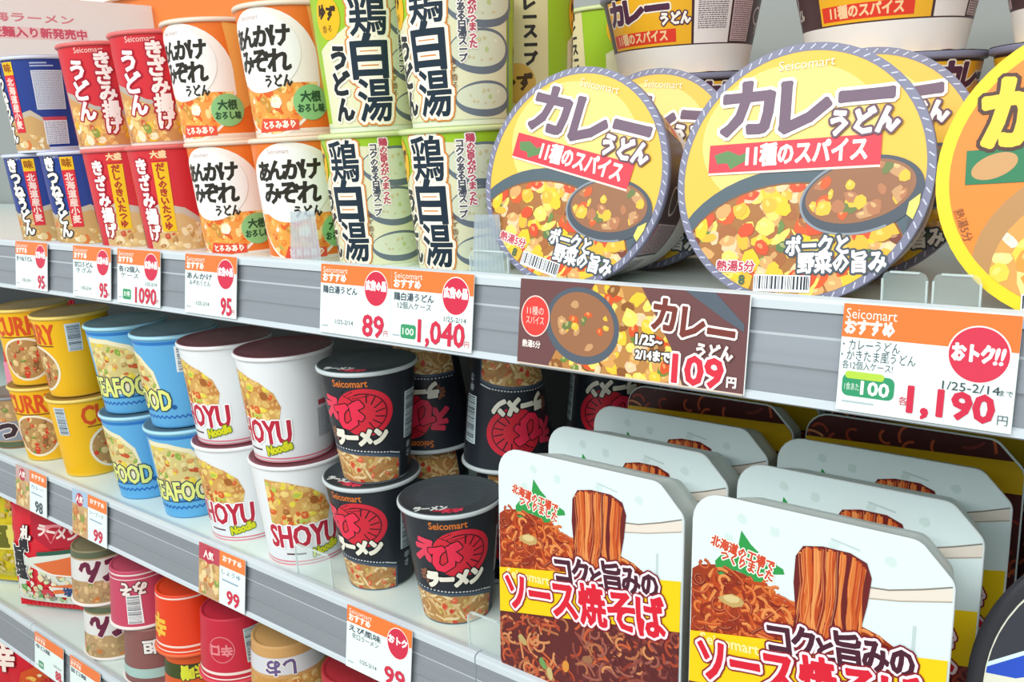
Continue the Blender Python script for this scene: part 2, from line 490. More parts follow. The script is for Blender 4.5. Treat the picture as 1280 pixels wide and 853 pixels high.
# --- white soy sauce cup
def art_soy():
    A = Art()
    A.rect(-132, 0, 132, 1.2, '#e88a96', 0); A.rect(-132, 3.2, 132, 4.6, '#e37a88', 0)
    for c in (0, -132):   # the print runs round the cup twice
        o = c
        fan = [(o - 34, 42), (o + 22, 42), (o + 25, 54), (o + 20, 68), (o + 8, 78), (o - 12, 86), (o - 34, 88)]
        A.food(fan, 90, 2.2, 5.2, [('#e0b96a', 4), ('#f0d27c', 3), ('#d9622e', 2), ('#a5642e', 2), ('#e8d648', 2), ('#b8c850', 1), ('#c98a48', 3)], 1, 5 + int(c), base='#d4a45a')
        A.text('SHOYU', o - 3, 30, 22, '#c02840', 6, 1.1, 68, outline=((1.3, '#ffffff'),))
        A.text('Noodle', o + 18, 14.5, 8, '#d8d820', 9, 0.7, 26, rot=14, shear=0.2, outline=((0.9, '#5f7a20'),))
        A.rect(o - 22, 11, o - 2, 12.6, '#5a3a40', 2)
    A.rect(60, 50, 76, 55, '#c8505c', 2); A.panel(58, 18, 76, 48, 2, 3, '#dfe6ea', '#707a84')
    return A
SOY = cup('cup_noodles', '', 'cup noodles', 0.0468, 0.0375, 0.1022, '#e9eef0', '#eceff0', noise_mat('maroon_foil', '#7d4650', '#8a525a', 30, 0.34), art_soy(), group='cup noodles on the middle shelf')
# --- light blue seafood cup
def art_sea():
    A = Art()
    zigzag(A, -132, 132, 13.0, 1.3, 2.2, '#2a6cb8', 1); A.rect(-132, 92, 132, 95.5, '#2f79c4', 0)
    for o in (0, -132):
        fan = [(o - 34, 24), (o + 28, 24), (o + 32, 44), (o + 28, 64), (o + 14, 80), (o - 8, 88), (o - 34, 90)]
        A.face(fan, '#efe8c4', 1)
        fan2 = [(o - 33, 36), (o + 26, 36), (o + 28, 50), (o + 24, 62), (o + 11, 76), (o - 9, 83), (o - 33, 84)]
        A.food(fan2, 80, 2.0, 4.6, [('#e6d79a', 5), ('#f2e08a', 3), ('#d99a5a', 2), ('#c9582e', 1), ('#8fae48', 2), ('#e8d040', 2), ('#b89a5c', 2)], 2, 21 + int(o), base='#d8c884')
        A.text('SEAFOOD', o, 32, 22, '#e9ee86', 8, 0.9, 82, outline=((1.3, '#274a5a'),))
        A.ell(o + 44, 24, 2.6, 2.6, '#1c5c9c', 7); A.rect(o - 20, 19.5, o + 22, 21.3, '#1f5a9a', 6)
    A.barcode(52, 62, 68, 90, 4, 8, False)
    return A
SEA = cup('cup_noodles', '', 'cup noodles', 0.0452, 0.0345, 0.1022, '#62b0e2', '#a9dcee', noise_mat('steel_blue_foil', '#5f7f90', '#6d8c9c', 30, 0.34), art_sea(), group='cup noodles on the middle shelf')
# --- yellow curry cup
def art_yel():
    A = Art()
    for o in (0, -128):
        A.text('CURRY', o, 80, 24, '#d9501c', 3, 1.0, 68)
        A.rect(o - 30, 64.5, o + 30, 66.2, '#8a5a1a', 2)
        A.ell(o, 36, 32, 29, '#f3ead2', 1, n=40)
        A.food(ell_pts(o, 36, 29, 26, 0, 28), 70, 2.2, 5.0, [('#b8905a', 4), ('#d8b070', 3), ('#d2452a', 3), ('#8a5e34', 2), ('#e4c88c', 2), ('#7d8c40', 1)], 2, 31 + int(o), base='#b98c54')
    A.barcode(46, 58, 62, 92, 4, 5, False, bg='#cfe0ea'); A.barcode(-67, 56, -52, 92, 4, 6, False, bg='#cfe0ea')
    return A
YEL = cup('cup_noodles', '', 'cup noodles', 0.0455, 0.0350, 0.1022, '#f2bb18', '#f4d672', noise_mat('ochre_foil', '#a58440', '#b29048', 30, 0.34), art_yel(), group='cup noodles on the middle shelf', basec='#f2c848')
# --- black shrimp ramen cup
def art_blk():
    A = Art()
    A.rect(-124, 0, 124, 1.6, '#8e9a96', 0)
    o = 0
    A.text('Seicomart', 0, 92, 6.2, '#d8762e', 2, 0.45, 27)
    A.ell(9, 66, 23, 21.5, '#d8283c', 1, n=40)
    for k in range(7):    # curled shrimp drawn over the disc
        a = math.radians(-70 + k * 24); A.ribbon([(9 + 9 * math.cos(a), 66 + 9 * math.sin(a)), (9 + 17 * math.cos(a + .1), 66 + 17 * math.sin(a + .1))], 1.1, '#3a1420', 2)
    A.ring(9, 66, 18.5, 17.5, 1.1, '#5a1626', 2, n=30, a0=-80, a1=110)
    for k in range(4): A.ribbon([(0 + k * 2, 78 - k * 2), (-8 + k * 3, 82 - k), (-4 + k * 6, 87 - k * 2)], 0.6, '#2a1018', 3)
    A.text('え', -19, 68, 19, '#e8405e', 4, 1.7, rot=-4); A.text('び', -3, 62, 21, '#ec2e50', 5, 1.9, rot=5, outline=((0.9, '#1a1218'),))
    A.text('辛', -22, 44, 11, '#8c5a44', 4, 0.9)
    A.text('ラーメン', 2, 42.5, 13, '#f3f1e0', 6, 1.5, 47, rot=2, shear=0.15, outline=((1.0, '#101418'),))
    A.poly([(-44, 0.5), (40, 0.5), (40, 22), (28, 26), (8, 29), (-14, 30.5), (-44, 31)], '#4a5a6c', 1)
    reg = [(-43, 1.6), (38, 1.6), (38, 20), (26, 23.5), (8, 26.5), (-14, 28), (-43, 28.5)]
    A.noodles(reg, 60, 15, 2.2, ['#d8b070', '#e2c48c', '#c99a5a', '#b87c44', '#ecd6a4'], 2, 11, 1.0, base='#b98a52')
    A.food(reg, 16, 1.8, 3.6, [('#d2452e', 3), ('#e06a4a', 2), ('#c8b060', 1)], 4.5, 12)
    pts = [(-40, 32.5), (-14, 32), (8, 30.5), (28, 27.5), (39, 24)]
    for i in range(len(pts) - 1):
        (x0, y0), (x1, y1) = pts[i], pts[i + 1]
        for k in range(7): A.rect(x0 + (x1 - x0) * k / 7, y0 + (y1 - y0) * k / 7 - 0.5, x0 + (x1 - x0) * k / 7 + 1.8, y0 + (y1 - y0) * k / 7 + 0.7, '#c9d2d8', 3)
    A.panel(66, 40, 82, 84, 2, 4, '#c9d0d2', '#5c6670'); A.rect(66, 32, 82, 38.5, '#b83a44', 2); A.panel(66, 14, 82, 31, 2, 14, '#d5dadb', '#7a828a')
    A.barcode(44, 36, 60, 78, 2, 9, False, bg='#d4e6ea')
    A.text('コショウ', -58, 86, 6, '#c2ccd2', 2, 0.3, 8, vertical=True)
    A.text('辛さ', 52, 24, 6, '#a8b4bc', 2, 0.4, 8, vertical=True); A.text('えび', 96, 60, 18, '#d82c48', 3, 1.5)
    return A
def lidart_blk():
    A = Art(); rng = random.Random(4)
    for k in range(16):
        v = -38 + k * 5; w = math.sqrt(max(4, 40 * 40 - v * v))
        A.rect(-w, v, w, v + 1.2, '#59626a', 0)
    A.text('ラーメン', -14, -27, 8, '#dfe4e0', 2, 0.8, 26); A.ell(-2, -34, 12, 5, '#c02a3c', 1); A.text('えび', 4, -33, 7, '#e8405e', 2, 0.6)
    return A
BLK = cup('cup_ramen', '', 'cup ramen', 0.0436, 0.0288, 0.1022, '#252b33', '#c8d2d4', noise_mat('black_foil', '#3c4448', '#4a5256', 40, 0.4), art_blk(), base_h=0.0016, lid_art=lidart_blk(), group='black ramen cups on the middle shelf', basec='#7d8886')

rowB = 0.056; H = 0.1022
soy = [('white soy sauce cup on top, directly left of the black ramen stack', -0.685, 1, -46), ('white soy sauce cup at the bottom of the stack beside black ramen', -0.681, 0, -1),
       ('white soy sauce cup on top, beside the blue stack', -0.780, 1, -50), ('white soy sauce cup at the bottom, next to the blue stack', -0.777, 0, -36)]
for lb, x, up, off in soy: place(SOY, lb, (x, rowB, SB + up * H), (0, 0, facing(x, rowB, off)), 'white soy sauce cups')
sea = [('light blue seafood cup on top beside the white soy cups, its barcode showing', -0.8735, 1, -80), ('light blue seafood cup at the bottom beside the white soy cups', -0.8735, 0, -20),
       ('light blue seafood cup on top next to the yellow cups', -0.973, 1, -20), ('light blue seafood cup at the bottom next to the yellow cups', -0.970, 0, -58)]
for lb, x, up, off in sea: place(SEA, lb, (x, rowB, SB + up * H), (0, 0, facing(x, rowB, off)), 'light blue seafood cups')
yel = [('yellow curry cup on top beside the blue cups, barcode facing out', -1.108, 1, -78), ('yellow curry cup at the bottom beside the blue cups', -1.103, 0, 40),
       ('leftmost yellow curry cup on the top layer showing its food picture', -1.215, 1, -25), ('leftmost yellow curry cup on the bottom layer', -1.211, 0, -35)]
for lb, x, up, off in yel: place(YEL, lb, (x, rowB, SB + up * H), (0, 0, facing(x, rowB, off)), 'yellow curry cups')
blk = [('black shrimp ramen cup on top of another, under the price tags', -0.570, 1, -24, 0.056), ('black shrimp ramen cup holding up its twin beside the white cup', -0.577, 0, -38, 0.056),
       ('single black shrimp ramen cup with its patterned lid uncovered, beside the white tray', -0.480, 0, -5, 0.053)]
for lb, x, up, off, y in blk: place(BLK, lb, (x, y, SB + up * H), (0, 0, facing(x, y, off)), 'upright black shrimp ramen cups')
inv = [('upturned black cup behind and above the uncovered one, barcode facing out', -0.488, 0.142, 1, 22), ('upturned black cup hidden low behind the uncovered lid', -0.488, 0.142, 0, 20),
       ('upturned black cup glimpsed in the gap behind the two-cup black stack', -0.585, 0.142, 1, -20), ('upturned black cup low in the gap behind the two-cup black stack', -0.585, 0.142, 0, -24),
       ('upturned black cup in the dark directly behind the rear white tray', -0.440, 0.232, 1, 10), ('upturned black cup at the bottom, behind the rear white tray', -0.440, 0.232, 0, 10)]
for lb, x, y, up, off in inv: place(BLK, lb, (x, y, SB + (up + 1) * H), (PI, 0, facing(x, y, off + 180)), 'upturned black ramen cups')

# ------------------------------------------------------------------ upper shelf cups
HA = 0.1045
SMALLPINK = '#cf4a78'
def art_green():
    A = Art()
    A.rect(-132, 0, 132, 3, '#e6ecd4', 0)
    A.poly([(-44, 4), (60, 4), (60, 82), (38, 92), (14, 94), (-20, 72), (-44, 60)], '#e3e3bd', 1)
    for cu, cv, ru, rv in ((40, 78, 26, 15), (38, 48, 24, 15), (40, 17, 24, 12)):
        A.ell(cu, cv, ru, rv, '#6b7782', 2, n=36); A.ell(cu - 1, cv + 1.5, ru - 2.2, rv - 3.4, '#d9e0c4', 3, n=36)
        A.food(ell_pts(cu - 1, cv + 1.5, ru - 6, rv - 7, 0, 18), 9, 1.0, 2.0, [('#bcd08c', 2), ('#f0f0dc', 3), ('#cfc79a', 2)], 4, 7)
    A.rect(62, 0, 64, 104, '#7c8c8c', 2)
    for k, ch in enumerate('鶏白湯'):
        A.text(ch, [0, -1, 1][k], [81, 51, 20][k], 27, '#1c2f3e', 8, [0.62, 1.25, 0.8][k], 25, outline=((3.6, '#d98a3c'), (2.4, '#fbf5e2')))
    A.ell(-31, 82, 11.5, 15.5, '#f0bb1c', 5, n=28); A.text('ゆず', -31, 85, 9, '#3a2a18', 6, 0.7, 15, rot=-12); A.text('香る', -32, 74, 4.5, '#5a3a18', 6, 0.2)
    A.text('うどん', -25, 34, 15, '#20282e', 8, 1.2, 18.5, vertical=True, outline=((1.6, '#f6f2de'),))
    A.text('鶏の旨みがつまった', 31, 74, 5.0, '#c24a62', 8, 0.3, 5.4, vertical=True, outline=((0.9, '#faf6ee'),))
    A.text('コクのある白湯スープ', 24, 68, 5.0, '#4a505c', 8, 0.3, 5.4, vertical=True, outline=((0.9, '#faf6ee'),))
    A.text('ゆず香る', 17, 34, 4, '#7a4a20', 8, 0.2, 5, vertical=True)
    A.rect(76, 70, 88, 100, '#dfe3ea', 2); A.panel(76, 34, 88, 52, 2, 6, '#dfe6e8', '#7a828c', head='#d2405c')
    A.ell(-92, 30, 15, 15, '#d9b054', 2); A.text('ゆず', -92, 30, 11, '#4a3418', 3, 0.8); A.text('カレースープ', -80, 72, 9, '#2c2a24', 3, 0.8, 10, vertical=True)
    A.poly([(-110, 0), (-66, 0), (-66, 104), (-110, 104)], '#e0d8a4', 0.5)
    return A
GRN = cup('cup_udon', '', 'cup udon', 0.0446, 0.0360, HA, '#9cc62a', '#cfdca0', '#b9cf86', art_green(), base_h=0.007, basec='#dfe8cc', group='green chicken udon cups')
def art_orange():
    A = Art()
    A.rect(-132, 0, 132, 2.4, '#f1e6d8', 0)
    A.ell(2, 50, 46, 50, '#f4efe6', 1, n=44)
    clip = ell_pts(2, 50, 43.5, 47.5, 0, 36)
    reg = [p for p in ell_pts(2, 50, 43.5, 47.5, 0, 36) if p[1] < 42]
    A.food(reg, 70, 3.0, 7.0, [('#ef8a34', 5), ('#f4a848', 4), ('#e2642a', 3), ('#f8d890', 2), ('#f7efdc', 2), ('#c9903c', 2), ('#a8b45c', 1)], 2, 17, base='#f0a04c')
    A.poly([(40, 100), (54, 98), (64, 60), (60, 30), (48, 24), (46, 60)], '#f3b45c', 1.5)
    A.ell(-3, 66, 36, 31, '#f2f4f0', 7, n=40)
    for t, u, v in (('あ', -22, 76), ('ん', -9, 77), ('か', 4.5, 77), ('け', 18, 77), ('み', -17, 58.5), ('ぞ', -1, 58.5), ('れ', 15.5, 58)):
        A.text(t, u, v, 14.5 if v > 60 else 16, '#2e2a22', 8, 0.95, shear=0.08)
    A.text('うどん', 13, 43, 8.5, '#2e2a22', 9, 0.5, 22)
    A.text('Seicomart', -6, 93, 3.6, '#c9a8a4', 8, 0.2, 18)
    A.ell(38, 26, 15, 14, '#8ecb86', 8, n=28); A.text('大根', 38, 30, 7.2, '#2f5a3c', 9, 0.5); A.text('おろし味', 38, 21, 6, '#2f5a3c', 9, 0.4, 23)
    A.poly([(-14, 4), (26, 5), (26, 13), (-8, 15)], '#e5523a', 8); A.text('とろみあり', 8, 9.3, 5.4, '#fff2e2', 9, 0.4, 30)
    A.panel(70, 20, 100, 80, 2, 9, '#f2e4d2', '#8a6a50')
    return A
ORG = cup('cup_udon', '', 'cup udon', 0.0446, 0.0360, HA, '#ea7a2c', '#ead9c6', '#efc9a2', art_orange(), base_h=0.006, basec='#f1e9de', group='orange thick soup udon cups')
def art_red():
    A = Art()
    A.rect(-132, 0, 132, 2.2, '#f2ddd4', 0)
    reg = [(-36, 3), (34, 3), (34, 26), (24, 34), (0, 38), (-24, 48), (-36, 52)]
    A.face([(-38, 2.4), (36, 2.4), (36, 28), (26, 38), (0, 42), (-24, 54), (-38, 58)], '#b9b0a4', 1)
    A.food(reg, 75, 2.4, 5.6, [('#e0a85c', 4), ('#f0cc84', 3), ('#e8b41c', 2), ('#c25a38', 2), ('#f4e6c8', 2), ('#8c9c44', 1), ('#b97c4c', 2)], 2, 41, base='#d09a5c')
    A.text('Seicomart', 2, 96, 5.4, '#f6d8cc', 3, 0.4, 27)
    for k, ch in enumerate('きざみ揚げ'):
        A.text(ch, 13 + k * 0.8, 85 - k * 16.0, 14, '#fbf4ee', 8, 0.95, outline=((1.5, '#b01e34'),))
    for k, ch in enumerate('うどん'):
        A.text(ch, -12 + k * 1.2, 76 - k * 20, 17, '#fbf4ee', 8, 1.15, outline=((1.5, '#b01e34'),))
    # other face of the cup: a yellow strip beside the name and a second bowl picture
    A.face([(52, 3), (112, 3), (112, 30), (94, 44), (72, 50), (52, 40)], '#cbc0b2', 1)
    A.food([(53, 3), (111, 3), (111, 26), (92, 38), (72, 42), (53, 34)], 50, 2.2, 5.0, [('#e6c690', 4), ('#d9a860', 3), ('#eedcb4', 3), ('#b88450', 2), ('#c8553c', 1)], 2, 43, base='#d8b47c')
    for k, ch in enumerate('きざみ揚げ'): A.text(ch, 58 + k * 0.5, 84 - k * 16, 13, '#fbf4ee', 8, 0.9, outline=((1.4, '#b01e34'),))
    A.rect(70, 22, 84, 88, '#efc21e', 6); A.text('だしのきいたつゆ', 77, 55, 7.0, '#b0382a', 7, 0.5, 8, vertical=True)
    A.rect(71, 90, 83, 100, '#d9402e', 6); A.text('大盛', 77, 95, 6, '#f8d8a8', 7, 0.4)
    A.panel(-80, 30, -56, 82, 2, 19, '#efe3dc', '#8a5c58')
    return A
RED = cup('cup_udon', '', 'cup udon', 0.0446, 0.0360, HA, '#d4303a', '#dd6c6a', '#d98a80', art_red(), base_h=0.005, basec='#f0dfd6', group='red fried tofu udon cups')
def art_navy():
    A = Art()
    A.rect(-132, 0, 132, 2.2, '#dfe4ee', 0)
    A.face([(-38, 2.4), (40, 2.4), (40, 36), (26, 46), (4, 40), (-20, 36), (-38, 42)], '#c4b8a4', 1)
    A.food([(-37, 3), (39, 3), (39, 32), (26, 40), (4, 35), (-20, 32), (-37, 37)], 60, 2.4, 5.4, [('#e2c48e', 4), ('#d2a35e', 3), ('#efe0bc', 3), ('#d97a3c', 2), ('#9c6c3c', 2), ('#8c9c50', 1)], 2, 51, base='#cca46a')
    for k, ch in enumerate('きつねうどん'): A.text(ch, -11 + k * 1.0, 90 - k * 14.5, 13, '#f8f4ec', 8, 1.2, outline=((1.3, '#20242e'),))
    A.rect(3, 22, 16, 84, '#d8303c', 6); A.rect(3, 84, 16, 98, '#f0c020', 6)
    A.text('北海道産小麦', 9.5, 53, 7.6, '#f6d8cc', 7, 0.4, 9.2, vertical=True); A.text('味', 9.5, 91, 8, '#a05c10', 7, 0.5)
    A.text('Seicomart', -8, 99, 4, '#c4cce4', 3, 0.3, 20)
    A.panel(34, 46, 64, 88, 9, 23, '#d5dbe6', '#9098ac'); A.panel(38, 8, 63, 38, 9, 24, '#eef0f2', '#8a8494', head='#c84a5c')
    A.rect(34, 92, 56, 93.5, '#aeb8d8', 3); A.rect(34, 95, 50, 96.5, '#aeb8d8', 3)
    return A
NAV = cup('cup_udon', '', 'cup udon', 0.0446, 0.0360, HA, '#27408e', '#cfd6e6', '#9aa8cc', art_navy(), base_h=0.005, basec='#e4e8ee', group='navy fried tofu udon cups')

rowA = 0.058
def rowcup(P, cat, lst):
    for lb, x, up, off in lst: place(P, lb, (x, rowA, SA + up * HA), (0, 0, facing(x, rowA, off)), cat)
rowcup(GRN, 'green chicken udon cups', [
    ('green chicken udon cup on the top layer touching the curry bowl side', -0.4445, 1, -30), ('green chicken udon cup on the bottom layer beside the curry bowl', -0.4480, 0, -36),
    ('green chicken udon cup on top beside the orange cups, yellow citrus badge showing', -0.5350, 1, 0), ('green chicken udon cup on the bottom layer beside the orange cups', -0.5380, 0, -38)])
rowcup(ORG, 'orange thick soup udon cups', [
    ('orange thick soup cup on the top layer beside the green cups', -0.6300, 1, -38), ('orange thick soup cup on the bottom layer beside the green cups', -0.6290, 0, -20),
    ('orange thick soup cup on the top layer beside the red cups', -0.7400, 1, -47), ('orange thick soup cup on the bottom layer beside the red cups', -0.7260, 0, -38)])
rowcup(RED, 'red fried tofu udon cups', [
    ('red fried tofu udon cup on the top layer next to the orange cups', -0.8330, 1, -24), ('red fried tofu udon cup on the bottom beside the orange cups, yellow strip showing', -0.8302, 0, -132),
    ('red fried tofu udon cup on the top layer next to the navy cups', -0.9380, 1, -22), ('red fried tofu udon cup on the bottom beside the navy cups, yellow strip showing', -0.9200, 0, -130)])
rowcup(NAV, 'navy fried tofu udon cups', [
    ('navy udon cup on the top layer beside the red cups, white panel showing', -1.085, 1, -62), ('navy udon cup on the bottom layer beside the red cups', -1.0180, 0, -36),
    ('leftmost navy udon cup on the bottom layer of the upper shelf', -1.1100, 0, -38)])
for lb, x, y, up, off in (('green udon cup in the rear just left of the first curry lid, citrus badge outward', -0.462, 0.156, 1, 126), ('green udon cup standing deepest, above the first curry lid', -0.492, 0.338, 1, 55),
                          ('green udon cup low in the deepest row behind the first curry lid', -0.492, 0.338, 0, 55), ('green udon cup low in the rear, left of the first curry lid', -0.462, 0.156, 0, 126)):
    place(GRN, lb, (x, y, SA + up * HA), (0, 0, facing(x, y, off)), 'green chicken udon cups in the rear row')

# ------------------------------------------------------------------ curry udon bowls
RL = 0.0690; HB = 0.0680
def art_curry_lid():
    A = Art(); R = RL * 1000
    A.ring(0, 0, R, R, 4.2, '#7d7f96', 2, n=72)
    for k in range(72):
        a = k * 5.0; A.ribbon([((R - 0.8) * math.cos(math.radians(a)), (R - 0.8) * math.sin(math.radians(a))), ((R - 3.2) * math.cos(math.radians(a + 2.0)), (R - 3.2) * math.sin(math.radians(a + 2.0)))], 0.7, '#c9ccdc', 3)
    Ri = R - 4.0
    A.ell(0, 0, Ri, Ri, '#efc048', 0, n=64); A.ell(-6, 20, Ri - 16, Ri - 26, '#f3d87e', 0.4, n=48)  # paler upper ellipse paints the wrap film's glare into the yellow
    face = ell_pts(0, 0, Ri, Ri, 0, 48); A.clip = face
    # big dark bowl and the heap of curry in it
    A.ell(-2, -44, 68, 48, '#52636c', 1, rot=4, n=48); A.ell(-3, -47, 62, 43, '#8a5a34', 1.5, rot=4, n=48)
    A.clip = None
    reg = [p for p in ell_pts(-3, -47, 61, 42, 4, 48) if p[0] ** 2 + p[1] ** 2 < (Ri - 0.5) ** 2]
    reg2 = []
    q = ell_pts(-3, -47, 61, 42, 4, 48)
    for i in range(len(face)): q = clip_poly(q, face[i], face[(i + 1) % len(face)])
    reg2 = q
    A.food(reg2, 150, 3.2, 7.0, [('#d9a868', 5), ('#f2c63a', 5), ('#f6de6c', 3), ('#dc5c2c', 3), ('#a8683a', 3), ('#6f8a48', 1), ('#eccba0', 3), ('#7a4030', 1)], 2, 61, base='#a9713c')
    A.food(reg2, 40, 4.0, 6.5, [('#f4c92e', 4), ('#e8b83c', 3), ('#d8522c', 2), ('#5f7d4a', 1)], 6, 62)
    # small ladle of soup on the right
    A.clip = face
    A.ell(34, -12, 31, 19.5, '#4d5660', 8, rot=12, n=44); A.ring(34, -12, 31, 19.5, 1.2, '#8d98a2', 9, rot=12, n=44, a0=90, a1=290)
    A.ell(33.5, -10, 27.5, 15.5, '#9a6a4a', 9, rot=12, n=44)
    A.poly([(58, -24), (66, -20), (66, -44), (56, -40)], '#4d5660', 8)
    A.clip = None
    q = ell_pts(33.5, -10, 26, 14, 12, 30)
    for i in range(len(face)): q = clip_poly(q, face[i], face[(i + 1) % len(face)])
    A.food(q, 30, 2.6, 5.0, [('#f0c040', 3), ('#d8602e', 2), ('#c99a6a', 3), ('#b87a54', 3), ('#6f7d48', 1)], 10, 63)
    # red banner
    A.poly([(-50, 3), (43, 3), (43, 18.5), (-50, 18.5)], '#e23b4a', 11); A.rect(-50, 1.8, 43, 3, '#f8e0d0', 11)
    A.poly([(-47, 13), (-39, 15), (-32, 12), (-27, 14), (-28, 9), (-34, 6), (-37, 4.5), (-39, 8), (-45, 8)], '#5f8a52', 12)
    A.text('11種のスパイス', 4, 10.8, 10.5, '#fdf3ea', 12, 0.55, 64)
    # title
    for ch, u, v, w in (('カ', -29, 35, 28), ('レ', 3, 34, 25), ('ー', 34, 36, 25)):
        A.text(ch, u, v, 27, '#6f586c', 14, 1.75, w, outline=((1.9, '#fbf6ee'),))  # greyed purple ink, haze of the film glare mixed into its colour
    A.text('うどん', 34, 24.5, 11.5, '#fdfbf6', 18, 0.9, 33, outline=((1.2, '#6a4a58'),))
    A.text('Seicomart', 2, 58, 5, '#fbeccb', 11, 0.4, 30)
    A.text('ポークと', 14, -38, 9, '#fbfaf4', 12, 0.55, 32, rot=2, outline=((1.1, '#4a5560'),)); A.text('野菜の旨み', 27, -46.5, 9.5, '#fbfaf4', 12, 0.55, 44, rot=2, outline=((1.1, '#4a5560'),))
    A.clip = face
    A.barcode(-19, -62, 12, -53, 14, 3, True, 0.6); A.text('8', -26, -56, 5, '#4a6a52', 14, 0.3); A.text('熱湯5分', -30, -49, 5.2, '#c03a52', 14, 0.2, 22, outline=((0.6, '#fbeee8'),))
    A.poly([(58, -16), (63, -12), (62, -26), (57, -22)], '#e8e070', 12)
    A.clip = None
    return A
def art_kakitama_lid():
    A = Art(); R = RL * 1000
    A.ell(0, 0, R, R, '#f3d420', 0, n=64); A.ell(0, 0, R - 6, R - 6, '#f4892c', 1, n=64)
    Ri = R - 6; face = ell_pts(0, 0, Ri, Ri, 0, 48)
    q = ell_pts(10, -36, 62, 46, 10, 40)
    for i in range(48): q = clip_poly(q, face[i], face[(i + 1) % 48])
    A.face(q, '#b98a54', 2)
    q2 = ell_pts(12, -40, 56, 40, 10, 40)
    for i in range(48): q2 = clip_poly(q2, face[i], face[(i + 1) % 48])
    A.food(q2, 90, 4.0, 9.0, [('#f4cf48', 5), ('#f8e08a', 4), ('#e89a3c', 3), ('#c98c4c', 2), ('#f2ead0', 2), ('#d9783c', 2)], 3, 71, base='#d9a050')
    for ch, u, v in (('か', -36, 27), ('き', -4, 30), ('た', 24, 30), ('ま', 46, 24)): A.text(ch, u, v, 29, '#f6cf3c', 9, 2.0, 26, outline=((1.8, '#4a2a1c'),))
    A.rect(-56, -3, 44, 13, '#1f7a4e', 7); A.ell(-44, 5, 10, 5.5, '#c99a62', 8, rot=20); A.text('ふんわり玉子', 6, 5, 10, '#f6efce', 8, 0.6, 74)
    A.barcode(-30, -62, 0, -54, 9, 5, True, 0.6); A.text('熱湯5分', -56, -22, 4, '#7a4a2a', 9, 0.2, 16, rot=-70)
    return A
def art_bowl_side():
    A = Art()
    # u along the wall, v up from the base: pale foot, dark wall, yellow name panel, white ingredient panel
    A.rect(-190, 0, 190, 22, '#eceae6', 0)
    A.rect(-190, 22, 190, 61, '#4a3236', 0)
    for o in (0, 190):
        A.rect(o - 50, 23, o + 28, 61, '#f2b62c', 2); A.rect(o - 48, 25, o + 16, 35, '#e2402e', 3); A.text('11種のスパイス', o - 16, 30, 7.5, '#f8d2a0', 4, 0.4, 50)
        for ch, u in (('カ', -38), ('レ', -18), ('ー', 2)): A.text(ch, o + u, 50, 17, '#54304a', 4, 1.6, 17, outline=((1.2, '#fbf3e2'),))
        A.text('うどん', o + 16, 42, 8, '#fdf8ee', 7, 0.7, 22, outline=((1.0, '#54304a'),))
        A.rect(o + 30, 23, o + 60, 61, '#efe9e6', 2); A.panel(o + 32, 32, o + 58, 59, 3, 13, '#efe9e6', '#6a5a62'); A.panel(o + 62, 24, o + 84, 60, 3, 15, '#d8c4c6', '#7a5058', head='#c8404a')
        A.ring(o + 98, 44, 9, 7, 1.4, '#e6d9d2', 3); A.text('うどん', o + 106, 33, 7, '#d8cfc6', 3, 0.5, 18)
    return A
def bowl(name, label, lid_art, edge, wall, side_art=None, group=None):
    """bowl with its lid at local z = HB, foot at z = 0"""
    t = thing(name, label, 'bowl udon', group=group)
    mb = MB(); Rf = 0.0530; wm = M(wall, 0.35)
    rr = lambda z: Rf + (RL - 0.003 - Rf) * z / (HB - 0.005)
    mb.lathe([(Rf - 0.006, 0.002), (Rf - 0.003, 0.0), (rr(0.001), 0.001), (rr(HB - 0.005), HB - 0.005), (RL - 0.0008, HB - 0.0045), (RL, HB - 0.0035), (RL, HB - 0.001)], [M('#ece8e0'), M('#ece8e0'), wm, M(edge), M(edge), M(edge)], n=72, caps=(True, False))
    if side_art:
        Rm = 64.0
        def fn(u, v, l):
            z = v / 1000; r = rr(z) + l; a = u / 60.0
            return (r * math.sin(a), -r * math.cos(a), z)
        mb.art(side_art, fn, 3.5, 0.36, True)
    mb.build('bowl_body', t)
    ml = MB(); ml.lathe([(RL, HB - 0.001), (RL - 0.0006, HB - 0.0001), (RL - 0.0016, HB), (0.002, HB)], M(edge), n=72, caps=(False, True))
    ml.art(lid_art, lambda u, v, l: (u / 1000, v / 1000, HB + l), None, 0.3)
    ml.build('lid', t)
    return t
SIDE = art_bowl_side()
CURRY = bowl('bowl_udon', '', art_curry_lid(), '#8b8ca4', '#4a3a3c', SIDE, 'curry udon bowls')
KAKI = bowl('bowl_udon', '', art_kakitama_lid(), '#e3c83a', '#e8b030', None, None)
LEAN = math.radians(13.0)
def lean_matrix(x, ybot, spin):
    # lid faces the aisle (-y), leaning back; lowest point of the lid edge rests on the shelf
    n = Vector((0, -math.cos(LEAN), math.sin(LEAN))); up = Vector((0, math.sin(LEAN), math.cos(LEAN))); right = Vector((1, 0, 0))
    rot = Matrix((right, up, n)).transposed().to_4x4()
    c = Vector((x, ybot, SA + 0.0008)) + up * (RL + 0.0002)
    return Matrix.Translation(c) @ rot @ Matrix.Rotation(math.radians(spin), 4, 'Z') @ Matrix.Translation((0, 0, -HB))
def place_bowl(P, label, x, y, spin, group):
    m = lean_matrix(x, y, spin); return place(P, label, m.to_translation(), m.to_euler(), group)
place_bowl(CURRY, 'curry udon bowl standing on edge beside the green cups, lid tilted clockwise', -0.3285, 0.010, -14, 'curry udon bowls on edge')
place_bowl(CURRY, 'curry udon bowl standing on edge with its lid nearly level, beside the orange egg bowl', -0.1837, 0.010, 2, 'curry udon bowls on edge')
place_bowl(CURRY, 'curry udon bowl behind the clockwise-tilted one, only a yellow sliver showing', -0.3215, 0.090, -6, 'curry udon bowls on edge')
